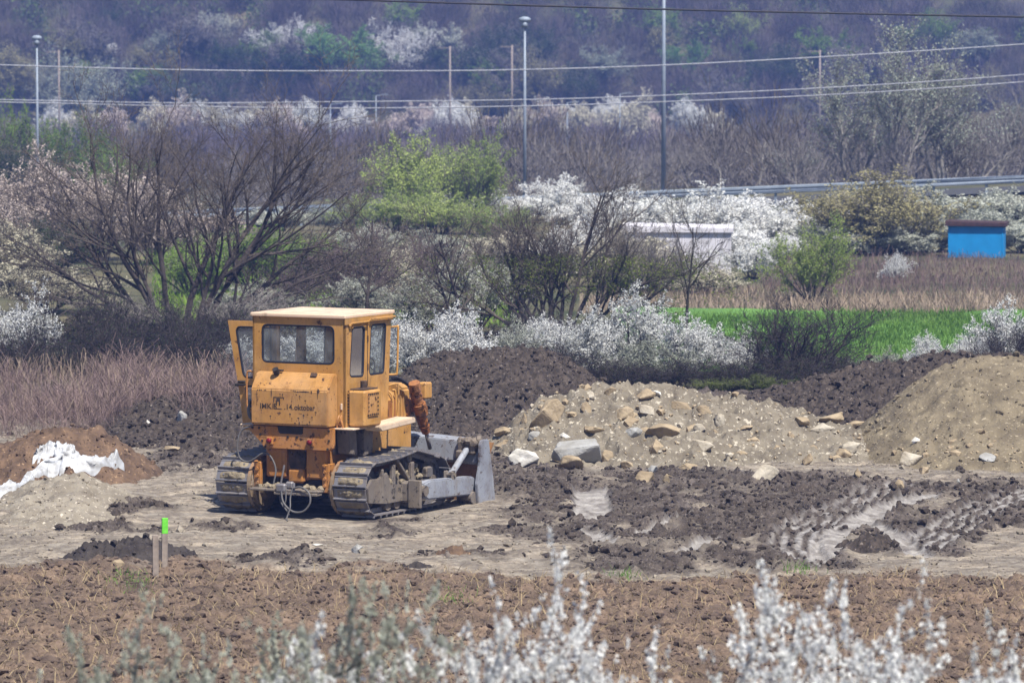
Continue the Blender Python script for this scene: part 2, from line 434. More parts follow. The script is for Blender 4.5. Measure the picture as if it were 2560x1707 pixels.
heap('reddish brown heap at the left edge holding a white plastic sheet', 'brown_soil',
     [(-260, 1200), (-120, 1150), (0, 1115), (70, 1085), (140, 1068), (210, 1072), (270, 1085), (330, 1125), (390, 1170), (440, 1215)], 74.5, 3.4, 1.6, n1=.13, n2=.07, n3=.025, seed=17, p=1.05)
heap('pale grey-brown bank of clay in the left foreground, below the plastic sheet', 'berm_soil',
     [(-320, 1290), (-150, 1255), (0, 1240), (90, 1205), (160, 1190), (230, 1195), (300, 1225), (380, 1262), (470, 1300)], 69.8, 6, 1.5, n1=.09, n2=.05, n3=.02, seed=21, p=1.0)
heap('small black heap of wet soil around the wooden stakes', 'black_soil',
     [(110, 1430), (150, 1400), (210, 1370), (280, 1356), (350, 1352), (420, 1366), (480, 1382), (540, 1410), (580, 1430)], 62.6, 1.7, .9, step=.025, n1=.09, n2=.07, n3=.03, seed=25, fr=2.4)
heap('small rust-brown lump of earth on the pale clay in front of the bulldozer', 'brown_soil',
     [(1075, 1402), (1095, 1380), (1125, 1364), (1150, 1366), (1180, 1384), (1210, 1402)], 62.6, .6, .45, step=.02, n1=.05, n2=.05, n3=.02, seed=27, fr=3)
heap('rough grey clump of churned clay between the two wet tyre tracks', 'dark_soil',
     [(2070, 1385), (2130, 1362), (2170, 1346), (2200, 1342), (2230, 1352), (2265, 1384)], 63.6, .9, .7, step=.025, n1=.08, n2=.08, n3=.03, seed=29, fr=2.6)
heap('dark lump of turned soil on the brown field, below the rust-brown lump', 'black_soil',
     [(980, 1440), (1000, 1418), (1040, 1407), (1075, 1420), (1095, 1442)], 60.9, .5, .4, step=.02, n1=.05, n2=.06, n3=.03, seed=31, fr=3)

def surf(x, y):
    x = np.atleast_1d(np.asarray(x, float)); y = np.atleast_1d(np.asarray(y, float))
    z = ground_z(x, y)
    for f in HEAPS: z = np.maximum(z, f(x, y))
    return z
def hit(px, py, y0=50.0, y1=100.0):
    x, y, dz = ray(px, py)
    Y = np.arange(y0, y1, .03); k = Y / y
    X, Z = x * k, H + dz * k
    s = surf(X, Y)
    w = np.nonzero(s >= Z)[0]
    i = w[0] if len(w) else len(Y) - 1
    return Vector((X[i], Y[i], s[i]))

# ------------------------------------------------------------------ boulders
def rock_mesh(seed, sx, sy, sz, mname, npt=13):
    rg = random.Random(seed)
    bm = bmesh.new()
    for i in range(npt):
        v = Vector((rg.gauss(0, 1), rg.gauss(0, 1), rg.gauss(0, 1))).normalized() * rg.uniform(.82, 1.05)
        bm.verts.new(v)
    r = bmesh.ops.convex_hull(bm, input=bm.verts[:])
    bmesh.ops.delete(bm, geom=[g for g in r['geom_interior'] if isinstance(g, bmesh.types.BMVert)], context='VERTS')
    bmesh.ops.bevel(bm, geom=bm.edges[:], offset=.09, segments=2, affect='EDGES', profile=.6)
    bmesh.ops.triangulate(bm, faces=bm.faces[:])
    bmesh.ops.subdivide_edges(bm, edges=[e for e in bm.edges if e.calc_length() > .25], cuts=2, use_grid_fill=True)
    P = np.array([v.co[:] for v in bm.verts])
    mx = np.abs(P).max(0)
    n = (vn(P[:, 0] * 3 + seed, P[:, 1] * 3 + P[:, 2] * 2) - .5) * .12 + (vn(P[:, 0] * 9 + seed, P[:, 2] * 9 + P[:, 1] * 5) - .5) * .05
    for v, k in zip(bm.verts, n):
        v.co = Vector((v.co.x / mx[0] * sx, v.co.y / mx[1] * sy, v.co.z / mx[2] * sz)) * (1 + k)
    bmesh.ops.recalc_face_normals(bm, faces=bm.faces[:])
    me = bpy.data.meshes.new('boulder'); bm.to_mesh(me); bm.free()
    me.materials.append(M[mname])
    for p in me.polygons: p.use_smooth = False
    return me
ROCKS = [  # px box x0,y0,x1,y1, material, tilt about the view axis (deg), label, group
    (1326, 992, 1410, 1070, 'stone_tan', -38, 'long tan boulder leaning uphill at the left shoulder of the stony heap', None),
    (1267, 1124, 1344, 1172, 'stone_white', 0, 'pale rounded boulder nearest to the bulldozer blade', None),
    (1390, 1100, 1506, 1150, 'stone_grey', 4, 'big flat-topped grey boulder at the front of the stony heap', None),
    (1384, 1138, 1472, 1178, 'stone_tan', 3, 'tan slab under the big flat-topped grey boulder', None),
    (1503, 1128, 1533, 1158, 'stone_tan', 0, 'small tan stone just right of the big grey boulder', None),
    (1604, 1150, 1664, 1190, 'stone_grey', -8, 'blue-grey angular stone in the middle of the dark mud edge', None),
    (1644, 1184, 1686, 1206, 'stone_tan', 0, 'low tan stone right below the blue-grey angular stone', None),
    (1592, 1178, 1638, 1210, 'stone_tan', 0, 'crumbly tan stone left below the blue-grey angular stone', None),
    (1312, 1074, 1380, 1108, 'stone_grey', 6, 'flat grey slab half buried in the left slope of the stony heap', None),
    (1392, 1084, 1436, 1102, 'stone_white', 0, 'thin pale stone lying above the big flat-topped grey boulder', None),
    (1526, 1010, 1598, 1056, 'stone_tan', -22, 'wide brown block sliding down the middle of the stony heap', None),
    (1597, 1006, 1638, 1044, 'stone_pale', 30, 'pale upright stone right of the wide brown block', None),
    (1634, 1013, 1672, 1045, 'stone_tan', 0, 'round tan stone right of the pale upright stone', None),
    (1613, 1058, 1698, 1092, 'stone_tan', -6, 'large low brown boulder buried in the lower middle of the heap', None),
    (1740, 1006, 1780, 1042, 'stone_tan', 25, 'brown leaning stone on the right shoulder of the stony heap', None),
    (1784, 1024, 1814, 1070, 'stone_pale', 8, 'pale upright stone on the right shoulder of the stony heap', None),
    (1632, 971, 1662, 993, 'stone_white', 25, 'white stone on the crest of the stony heap', None),
    (1470, 976, 1486, 1003, 'stone_pale', 0, 'small pale upright stone below the left crest of the stony heap', None),
    (1512, 968, 1542, 990, 'stone_tan', 0, 'tan stone on the left crest of the stony heap', None),
    (1594, 974, 1640, 1012, 'stone_tan', 0, 'broad tan stone just left of the white crest stone', None),
    (1733, 1060, 1764, 1076, 'stone_pale', 0, 'small square pale stone under the brown leaning stone', None),
    (1552, 1144, 1590, 1172, 'stone_tan', 0, 'rust-tan stone between the big grey and the blue-grey boulder', None),
    (1290, 1036, 1332, 1064, 'stone_tan', 0, 'brown stone at the foot of the long leaning boulder', None),
    (1684, 1156, 1744, 1176, 'stone_tan', 0, 'low tan stones ledge right of the blue-grey angular stone', None),
    (1990, 1036, 2022, 1074, 'stone_tan', 20, 'egg-shaped brown stone between the stony heap and the sandy mound', None),
    (2100, 1102, 2152, 1128, 'stone_pale', -8, 'pale oval stone at the left foot of the sandy mound', None),
    (2246, 1112, 2302, 1170, 'stone_pale', -35, 'largest pale boulder on the lower face of the sandy mound', None),
    (1856, 1168, 1946, 1204, 'stone_pale', -8, 'long pale boulder lying in the dark mud left of the sandy mound', None),
    (2112, 1050, 2168, 1074, 'stone_tan', -10, 'flat brown stone in the notch left of the sandy mound', None),
    (2024, 1056, 2078, 1084, 'stone_pale', 0, 'broad pale stone below the egg-shaped brown stone', None),
    (2450, 1128, 2492, 1156, 'stone_grey', 10, 'grey stone on the right lower face of the sandy mound', None),
    (2134, 1170, 2154, 1200, 'stone_tan', 0, 'small upright tan stone in the mud below the sandy mound', None),
    (2090, 1120, 2128, 1148, 'stone_tan', 0, 'brown stone directly below the pale oval stone', None),
    (1990, 1132, 2050, 1170, 'stone_tan', 0, 'half buried tan boulder left of the foot of the sandy mound', None),
    (2236, 1198, 2264, 1222, 'stone_tan', 0, 'tan cobble in the mud beneath the largest pale boulder', None),
    (2298, 1166, 2322, 1188, 'stone_tan', 0, 'tan cobble right of the largest pale boulder', None),
    (2278, 1096, 2300, 1112, 'stone_white', 0, 'small pale stone just above the largest pale boulder', None),
    (2044, 1024, 2106, 1056, 'stone_tan', 0, 'wide tan stone behind the egg-shaped brown stone', None),
    (2380, 1188, 2412, 1212, 'stone_grey', 20, 'tilted grey shard at the foot of the sandy mound', None),
    (1440, 1000, 1492, 1040, 'stone_tan', -18, 'brown slab jutting from the upper left face of the stony heap', None),
    (1560, 1066, 1606, 1092, 'stone_grey', 8, 'grey slab in the middle of the lower face of the stony heap', None),
    (1462, 1060, 1512, 1084, 'stone_tan', 0, 'low brown slab above the right end of the big flat-topped boulder', None),
    (1676, 1000, 1728, 1036, 'stone_tan', 20, 'brown angular slab right of the round tan stone on the heap', None),
    (1840, 1052, 1890, 1078, 'stone_tan', -8, 'flat tan slab on the right end of the stony heap', None),
    (1720, 1100, 1780, 1124, 'stone_pale', 5, 'pale flat slab at the right foot of the stony heap', None),
    (1236, 1068, 1280, 1092, 'stone_tan', 0, 'tan stone at the far left end of the stony heap', None),
    (776, 1358, 808, 1366, 'stone_white', 0, 'small white stone lying on the pale clay in front of the tracks', None),
    (880, 1358, 912, 1386, 'stone_grey', 15, 'dark grey angular stone on the pale clay left of the rust-brown lump', None),
    (366, 1050, 378, 1064, 'stone_white', 0, 'small white stone on the dark ridge left of the bulldozer', None),
    (440, 1030, 466, 1058, 'stone_grey', 0, 'grey stone on the dark ridge left of the open door', None),
    (412, 1112, 448, 1132, 'stone_tan', 0, 'reddish stone on the dirt between brown heap and left track', None),
    (270, 1394, 310, 1420, 'stone_tan', 0, 'tan clay lump below the small black heap, left of the stakes', None),
]
for i, (x0, y0, x1, y1, mn, tilt, lab, grp) in enumerate(ROCKS):
    p = hit((x0 + x1) / 2, y1 - (y1 - y0) * .2)
    ppm = FPX / p.y
    w, h = (x1 - x0) / ppm, (y1 - y0) / ppm
    if abs(tilt) > 15: w, h = w * 1.1, h * .72
    o = link('boulder', rock_mesh(100 + i, w / 2 * 1.12, (w + h) / 4 * 1.0, h / 2 * 1.22, mn))
    o.location = (p.x, p.y + w * .12, p.z + h * .18)
    o.rotation_euler = (R(random.uniform(-8, 8)), R(tilt), R(random.uniform(-12, 12)))
    tag(o, lab, 'boulder', 'boulders and stones on the building site')

# ------------------------------------------------------------------ loose clods, gravel, straw (uncountable)
def lumps(name, label, cat, mname, X, Y, S, flat=.75, seed=0, sub=1):
    rg = np.random.RandomState(seed)
    bm = bmesh.new(); bmesh.ops.create_icosphere(bm, subdivisions=sub, radius=1)
    bv = np.array([v.co[:] for v in bm.verts]); bf = np.array([[v.index for v in f.verts] for f in bm.faces]); bm.free()
    n = len(X); Z = surf(X, Y)
    k = 8; protos = []
    for j in range(k):
        d = 1 + .5 * (np.random.RandomState(j + 50).rand(len(bv)) - .5) + .75 * (vn(bv[:, 0] * 2.2 + j * 9, bv[:, 1] * 2.2 + bv[:, 2] * 1.7) - .5) + .4 * (vn(bv[:, 0] * 5 + j * 3, bv[:, 2] * 5 + bv[:, 1] * 3) - .5)
        protos.append(bv * d[:, None])
    protos = np.array(protos)
    V = protos[rg.randint(0, k, n)]
    a = rg.rand(n) * 6.28; ca, sa = np.cos(a)[:, None], np.sin(a)[:, None]
    sc = S[:, None] * (.75 + .5 * rg.rand(n, 3))
    x = V[:, :, 0] * sc[:, :1]; y = V[:, :, 1] * sc[:, 1:2]; z = V[:, :, 2] * sc[:, 2:] * flat
    W = np.stack([x * ca - y * sa + X[:, None], x * sa + y * ca + Y[:, None], z + (Z + S * (.2 - .6 * (S > .08)))[:, None]], -1)
    F = (bf[None] + (np.arange(n) * len(bv))[:, None, None]).reshape(-1, 3)
    o = link(name, mesh_np(name, W.reshape(-1, 3), [F], M[mname], smooth=False))
    tag(o, label, cat, kind='stuff')
rg = np.random.RandomState(5)
def scatter(n, x0, x1, y0, y1): return rg.uniform(x0, x1, n), rg.uniform(y0, y1, n)
X, Y = scatter(64000, -8.6, 8.6, 50, 84)
mk = masks(X, Y)
def heapmax(x, y):
    return np.max([f(x, y) for f in HEAPS], 0)
hm = heapmax(X, Y) > ground_z(X, Y, mk) + .02
lx = (X - DZ.x) * rt.x + (Y - DZ.y) * rt.y; ly = (X - DZ.x) * fw.x + (Y - DZ.y) * fw.y
free = ~((np.abs(lx) < 1.7) & (np.abs(ly) < 2.4))
S = np.clip(rg.lognormal(-4.2, .72, len(X)), .008, .12)
k = free & ~hm & (mk[0] > .45) & (mk[1] < .4) & (mk[2] < .3)
lumps('mud_clods', 'dark clods of churned mud strewn over the building site', 'clods', 'dark_soil', X[k], Y[k], S[k], seed=1)
mat('tilled_soil', (.13, .093, .07), .95, (.06, .042, .033), 5, .02, 30)
k = (mk[1] > .5) & ~hm
lumps('field_clods', 'brown clods of turned soil over the tilled field in front', 'clods', 'tilled_soil', X[k], Y[k], S[k] * .95, .7, seed=2)
k = free & ~hm & (mk[0] <= .45) & (mk[1] < .4) & (rg.rand(len(X)) < .55)
mat('clay_lump', (.27, .235, .185), .95, (.16, .135, .105), 5, .02, 30)
lumps('clay_crumbs', 'pale crumbs of clay and gravel over the levelled ground', 'clay crumbs', 'clay_lump', X[k], Y[k], S[k] * .6, .7, seed=3)
# rubble on the heaps
def on_heap(j, n, xr, yr, zmin=.05):
    x, y = scatter(n, *xr, *yr)
    z = HEAPS[j](x, y); kk = (z > ground_z(x, y)) & (z > zmin) & (z >= heapmax(x, y) - .001)
    return x[kk], y[kk]
for j, n, xr, yr, nm, lab, mn, smu in [
    (0, 5200, (-3.5, 3), (78, 86), 'mud_clods', 'dark clods over the earth heap behind the blade', 'dark_soil', -3.2),
    (1, 5200, (-8, -1), (74, 84), 'mud_clods', 'grey-brown clods over the ridge left of the bulldozer', 'dark_soil', -3.3),
    (2, 4400, (3, 9.5), (79, 86), 'mud_clods', 'dark clods over the ridge by the sandy mound', 'dark_soil', -3.2),
    (3, 1300, (-.8, 6), (73.5, 80), 'rubble', 'tan gravel and small stones over the stony heap', 'stone_tan', -3.7),
    (3, 500, (-.8, 6), (73.5, 80), 'rubble', 'pale chips of stone over the stony heap', 'stone_pale', -3.6),
    (3, 130, (-.8, 6), (73.5, 80), 'rubble', 'broken slabs and cobbles half sunk in the stony heap', 'stone_tan', -2.2),
    (3, 60, (-.8, 6), (73.5, 80), 'rubble', 'pale broken slabs half sunk in the stony heap', 'stone_pale', -2.3),
    (4, 1300, (4.5, 9.5), (73, 80), 'rubble', 'tan gravel over the sandy mound', 'sand_soil', -3.6),
    (4, 260, (4.5, 9.5), (73, 76), 'rubble', 'stones rolled to the foot of the sandy mound', 'stone_tan', -3.0),
    (5, 1300, (-9, -4.5), (70, 75), 'soil_crumbs', 'reddish brown crumbs over the heap with the plastic sheet', 'brown_soil', -3.5),
    (6, 1900, (-9, -3.5), (63, 71), 'clay_crumbs', 'pale crumbs over the clay bank at left', 'clay_lump', -3.8),
    (7, 900, (-7, -3.5), (60.5, 64), 'soil_crumbs', 'black crumbs over the small heap by the stakes', 'black_soil', -3.3)]:
    x, y = on_heap(j, n, xr, yr)
    s = np.clip(rg.lognormal(smu - .6, .65, len(x)), .01, .17)
    lumps(nm, lab, 'clods' if 'clods' in nm else 'rubble', mn, x, y, s, seed=j + 11)
# straw and dead grass blades
def blades(name, label, cat, mname, X, Y, L, W, lean, seed=0, zf=None, upr=.3, kind='stuff', head=0.0, parent=None, matlist=None):
    rg = np.random.RandomState(seed); n = len(X)
    Z = (surf(X, Y) if zf is None else zf(X, Y))
    a = rg.rand(n) * 6.28
    d = np.stack([np.cos(a), np.sin(a)], -1) * (lean * (.3 + rg.rand(n)))[:, None]
    up = upr + (1 - upr) * rg.rand(n)
    p0 = np.stack([X, Y, Z], -1)
    p1 = p0 + np.concatenate([d * .4, up[:, None] * .55], 1) * L[:, None]
    p2 = p0 + np.concatenate([d * 1.2, up[:, None]], 1) * L[:, None]
    b = rg.rand(n) * 3.14
    w = np.stack([np.cos(b), np.sin(b), 0 * b], -1) * W[:, None] / 2
    if head: V = np.stack([p0 - w * .5, p0 + w * .5, p1 - w * .5, p1 + w * .5, p2 - w * head, p2 + w * head], 1)
    else: V = np.stack([p0 - w, p0 + w, p1 - w * .8, p1 + w * .8, p2 - w * .15, p2 + w * .15], 1)
    F = np.array([[0, 1, 3, 2], [2, 3, 5, 4]])[None] + (np.arange(n) * 6)[:, None, None]
    o = link(name, mesh_np(name, V.reshape(-1, 3), [F.reshape(-1, 4)], M[mname]), parent)
    return tag(o, label, cat, kind=kind)
X, Y = scatter(9000, -6.5, 6.5, 50, 61)
k = masks(X, Y)[1] > .4; X, Y = X[k], Y[k]
blades('dead_grass', 'straw-coloured dead grass over the tilled field', 'dead grass', 'straw', X, Y, rg.uniform(.05, .22, len(X)), rg.uniform(.006, .014, len(X)), .9, 3, upr=.0)
pp = [hit(340, 1455), hit(1560, 1440), hit(2000, 1425), hit(310, 1440), hit(1130, 1500)]
X = np.concatenate([rg.normal(q.x, .14, 90) for q in pp]); Y = np.concatenate([rg.normal(q.y, .25, 90) for q in pp])
blades('grass', 'small tufts of fresh green grass on the tilled field', 'grass', 'grass_green', X, Y, rg.uniform(.05, .16, len(X)), rg.uniform(.006, .012, len(X)), .5, 4)

# ------------------------------------------------------------------ stakes
def box_bm(bm, c, s, bev=.004, rot=None):
    Mx = Matrix.Translation(c) @ (rot.to_4x4() if rot else Matrix.Identity(4)) @ Matrix.Diagonal((*s, 1))
    r = bmesh.ops.create_cube(bm, size=1, matrix=Mx)
    if bev:
        e = list({e for v in r['verts'] for e in v.link_edges})
        bmesh.ops.bevel(bm, geom=e, offset=bev, segments=1, affect='EDGES')
def bm_obj(name, bm, m, parent=None, smooth=False):
    bmesh.ops.recalc_face_normals(bm, faces=bm.faces[:])
    me = bpy.data.meshes.new(name); bm.to_mesh(me); bm.free()
    for x in (m if isinstance(m, (list, tuple)) else [m]): me.materials.append(x)
    for p in me.polygons: p.use_smooth = smooth
    return link(name, me, parent)
pb = hit(384, 1446)
s1 = empty('wooden_stake', (pb.x, pb.y + .35, pb.z - .1), R(12))
tag(s1, 'short plain wooden stake beside the green-tipped one', 'stake', 'survey stakes')
bm = bmesh.new(); box_bm(bm, (0, 0, .30), (.075, .035, .62), .003); bm_obj('shaft', bm, M['wood'], s1)
pb2 = hit(406, 1434)
s2 = empty('wooden_stake', (pb2.x, pb2.y + .3, pb2.z - .1), R(20)); s2.rotation_euler[1] = R(1)
tag(s2, 'taller wooden stake with a bright green painted tip', 'stake', 'survey stakes')
bm = bmesh.new(); box_bm(bm, (0, 0, .28), (.075, .035, .60), .003); bm_obj('shaft', bm, M['wood'], s2)
bm = bmesh.new(); box_bm(bm, (0, 0, .68), (.077, .037, .20), .003); bm_obj('painted_tip', bm, M['green_paint'], s2)

# ------------------------------------------------------------------ plastic sheet over the brown heap
def sheet(path, widths, name, parent, seed, lift=.075, spike=None):
    ns, nt = 120, 28
    P = np.array([hit(px, py, 60, 80)[:] for px, py in path]); q = np.linspace(0, len(P) - 1, ns)
    C = np.stack([np.interp(q, np.arange(len(P)), P[:, j]) for j in range(3)], -1)
    wd = np.interp(q, np.arange(len(P)), widths)
    T = np.gradient(C, axis=0); T[:, 2] = 0; T /= np.linalg.norm(T, axis=1)[:, None]
    N = np.stack([-T[:, 1], T[:, 0], 0 * T[:, 0]], -1)
    t = np.linspace(-.5, .5, nt)
    X = C[:, None, 0] + N[:, None, 0] * wd[:, None] * t; Y = C[:, None, 1] + N[:, None, 1] * wd[:, None] * t * 1.6
    S_, T_ = np.meshgrid(np.arange(ns) * .05, t * 2, indexing='ij')
    ed = .25 * (fbm(S_ * .8, T_ * 1.1, 3, seed) - .5)
    X = X + ed * .5; Y = Y + ed * 1.2
    Z = surf(X.ravel(), Y.ravel()).reshape(X.shape)
    for _ in range(14):
        Zp = np.pad(Z, 1, mode='edge'); Z = np.maximum(Z * .0, (Zp[:-2, 1:-1] + Zp[2:, 1:-1] + Zp[1:-1, :-2] + Zp[1:-1, 2:] + Z) / 5)
    fold = (1 - np.abs(2 * vn(S_ * 1.6 + T_ * .8, T_ * 1.4 - S_ * .5, seed + 3) - 1)) ** 2 * .07 + (1 - np.abs(2 * vn(S_ * 4 + T_ * 2, T_ * 3 - S_, seed + 7) - 1)) ** 3 * .03
    Z = Z + lift + fold * (1 - (2 * np.abs(t)) ** 4)[None] - .2 * (2 * np.abs(t)[None]) ** 5
    if spike is not None:
        Z = Z + spike[1] * np.exp(-((q[:, None] - spike[0]) / .16) ** 2 - ((t[None]) / .33) ** 2)
    me = mesh_np(name, np.stack([X, Y, Z], -1).reshape(-1, 3), [grid_faces(nt, ns)], M['plastic'], smooth=True)
    o = link(name, me, parent)
    md = o.modifiers.new('thick', 'SOLIDIFY'); md.thickness = .004
    return o
ps = sheet([(-15, 1250), (30, 1222), (70, 1195), (110, 1178), (150, 1163), (190, 1160), (240, 1166), (275, 1168), (300, 1168)], [.10, .16, .18, .20, .26, .24, .18, .12, .12], 'plastic_sheet', None, 3, spike=(7.7, .16))
tag(ps, 'crumpled white plastic sheet lying across the reddish brown heap', 'plastic sheet')
sheet([(85, 1150), (115, 1135), (150, 1122), (178, 1140), (190, 1156)], [.12, .22, .3, .26, .12], 'raised_fold', ps, 8, .05)
# ------------------------------------------------------------------ bulldozer
def paint(name, col, dirt=(.20, .155, .105), rust=(.05, .021, .012), rust_amt=.60, dirt_amt=.5, rough=.55, streak=True, lowdirt=None):
    """weathered paint: faded patches, rust chips, run-down streaks, dried mud low on the machine"""
    m = bpy.data.materials.new(name); m.use_nodes = True
    nt = m.node_tree; n = nt.nodes; L = nt.links; b = n['Principled BSDF']
    b.inputs['Specular IOR Level'].default_value = .3
    tc = n.new('ShaderNodeTexCoord')
    def noise(scale, detail=6, rough=.6, sc=None, off=0):
        t = n.new('ShaderNodeTexNoise'); t.inputs['Scale'].default_value = scale; t.inputs['Detail'].default_value = detail; t.inputs['Roughness'].default_value = rough
        mp = n.new('ShaderNodeMapping'); mp.inputs['Scale'].default_value = sc or (1, 1, 1); mp.inputs['Location'].default_value = (off, off * .7, off * .3)
        L.new(tc.outputs['Object'], mp.inputs['Vector']); L.new(mp.outputs[0], t.inputs['Vector']); return t.outputs['Fac']
    def step(f, p0, p1, mx=1.0):
        r = n.new('ShaderNodeMapRange'); r.inputs['From Min'].default_value = p0; r.inputs['From Max'].default_value = p1; r.inputs['To Max'].default_value = mx
        L.new(f, r.inputs['Value']); return r.outputs[0]
    def mix(f, a, c):
        x = n.new('ShaderNodeMix'); x.data_type = 'RGBA'
        L.new(f, x.inputs['Factor'])
        if isinstance(a, tuple): x.inputs['A'].default_value = (*a, 1)
        else: L.new(a, x.inputs['A'])
        x.inputs['B'].default_value = (*c, 1); return x.outputs['Result']
    faded = tuple(min(1, c * 1.08 + .07) for c in col)
    c = mix(step(noise(1.7, 4), .4, .68, .6), col, faded)
    c = mix(step(noise(4, 5, .7, (1, 1, .35), 3), .48, .75, dirt_amt), c, dirt)
    c = mix(step(noise(2.6, 7, .78, (1, 1, .8), 17), .50, .68, .7), c, tuple(x * y for x, y in zip(col, (.58, .50, .5))))
    c = mix(step(noise(5.5, 7, .8, (1, 1, .5), 31), .56, .66, .55), c, (.20, .10, .03) if col[0] > col[2] * 2 else dirt)
    if streak: c = mix(step(noise(11, 3, .6, (1, 1, .06), 7), .62, .74, .45), c, tuple(x * .55 for x in col))
    c = mix(step(noise(7, 7, .72, (1, 1, 1), 11), rust_amt, rust_amt + .04, .95), c, rust)
    if lowdirt:
        sp = n.new('ShaderNodeSeparateXYZ'); L.new(tc.outputs['Object'], sp.inputs[0])
        ad = n.new('ShaderNodeMath'); ad.operation = 'MULTIPLY_ADD'; ad.inputs[1].default_value = .9
        L.new(noise(5, 6, .7, None, 5), ad.inputs[0]); L.new(sp.outputs['Z'], ad.inputs[2])
        c = mix(step(ad.outputs[0], lowdirt + .35, lowdirt, .92), c, dirt)
    c = mix(step(noise(24, 4, .7, (1, 1, .7), 23), rust_amt + .03, rust_amt + .07, .8), c, rust)
    L.new(c, b.inputs['Base Color'])
    b.inputs['Roughness'].default_value = rough
    bp = n.new('ShaderNodeBump'); bp.inputs['Strength'].default_value = .5; bp.inputs['Distance'].default_value = .006
    L.new(noise(9, 6, .65, None, 2), bp.inputs['Height']); L.new(bp.outputs['Normal'], b.inputs['Normal'])
    M[name] = m
ORANGE = (.42, .215, .05)
paint('orange', ORANGE, dirt=(.15, .105, .06), rust_amt=.62, dirt_amt=.55)
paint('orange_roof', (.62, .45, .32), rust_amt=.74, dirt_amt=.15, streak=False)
paint('orange_dirty', (.36, .15, .03), rust_amt=.575, dirt_amt=.6, lowdirt=.6)
paint('drum_paint', (.30, .135, .04), rust_amt=.57, dirt_amt=.8, lowdirt=.95)
paint('orange_rust', (.28, .105, .025), rust_amt=.54, dirt_amt=.4)
paint('tank_paint', (.42, .215, .062), dirt=(.15, .105, .06), rust_amt=.60, dirt_amt=.5)
paint('blade_grey', (.235, .25, .285), dirt=(.17, .14, .11), rust=(.07, .05, .04), rust_amt=.585, dirt_amt=.65, lowdirt=.3)
paint('blade_brown', (.23, .115, .045), dirt=(.2, .13, .07), rust=(.08, .04, .02), rust_amt=.62, dirt_amt=.5, rough=.9)
paint('muddy_steel', (.13, .108, .09), dirt=(.24, .195, .145), rust=(.045, .038, .033), rust_amt=.57, dirt_amt=.8, rough=.85, streak=False)
paint('track_steel', (.17, .165, .18), dirt=(.20, .16, .115), rust=(.06, .05, .042), rust_amt=.60, dirt_amt=.8, rough=.5, streak=False)
M['track_steel'].node_tree.nodes['Principled BSDF'].inputs['Metallic'].default_value = .25
paint('platform_pale', (.55, .42, .30), dirt=(.40, .33, .25), rust_amt=.62, dirt_amt=.6)
mat('caked_mud', (.26, .215, .145), .95, (.16, .13, .09), 9, .015, 40)
mat('grease_black', (.018, .015, .014), .7, (.035, .026, .02), 8)
mat('oily_rust', (.085, .05, .03), .75, (.03, .022, .02), 9, .01, 30)
mat('rubber', (.012, .013, .022), .6)
mat('hose', (.12, .115, .115), .6)
mat('letter', (.08, .05, .03), .85, (.03, .02, .015), 14)
mat('seat_fabric', (.05, .04, .035), .9)
mat('red_lens', (.17, .006, .014), .35, (.10, .004, .008), 8)
mat('chrome', (.5, .5, .52), .3, metallic=.8)
def glass():
    m = bpy.data.materials.new('glass'); m.use_nodes = True
    nt = m.node_tree; n = nt.nodes; L = nt.links; n.remove(n['Principled BSDF'])
    t = n.new('ShaderNodeBsdfTransparent'); t.inputs['Color'].default_value = (.82, .86, .88, 1)
    g = n.new('ShaderNodeBsdfGlossy'); g.inputs['Roughness'].default_value = .05
    d = n.new('ShaderNodeBsdfDiffuse'); d.inputs['Color'].default_value = (.45, .48, .5, 1)
    fr = n.new('ShaderNodeFresnel'); fr.inputs['IOR'].default_value = 1.5
    tc = n.new('ShaderNodeTexCoord'); ns = n.new('ShaderNodeTexNoise'); ns.inputs['Scale'].default_value = 4; ns.inputs['Detail'].default_value = 8
    L.new(tc.outputs['Object'], ns.inputs['Vector'])
    mr = n.new('ShaderNodeMapRange'); mr.inputs['From Min'].default_value = .35; mr.inputs['From Max'].default_value = .8; mr.inputs['To Min'].default_value = .05; mr.inputs['To Max'].default_value = .35
    L.new(ns.outputs['Fac'], mr.inputs['Value'])
    m1 = n.new('ShaderNodeMixShader'); m2 = n.new('ShaderNodeMixShader')
    L.new(mr.outputs[0], m1.inputs[0]); L.new(t.outputs[0], m1.inputs[1]); L.new(d.outputs[0], m1.inputs[2])
    L.new(fr.outputs[0], m2.inputs[0]); L.new(m1.outputs[0], m2.inputs[1]); L.new(g.outputs[0], m2.inputs[2])
    L.new(m2.outputs[0], n['Material Output'].inputs['Surface'])
    M['glass'] = m
glass()

dz = empty('bulldozer', (DZ.x, DZ.y, 0.0), -DZ_YAW)
tag(dz, 'old rusty orange crawler bulldozer with boxy glazed cab, its left door open and blade lowered', 'bulldozer')

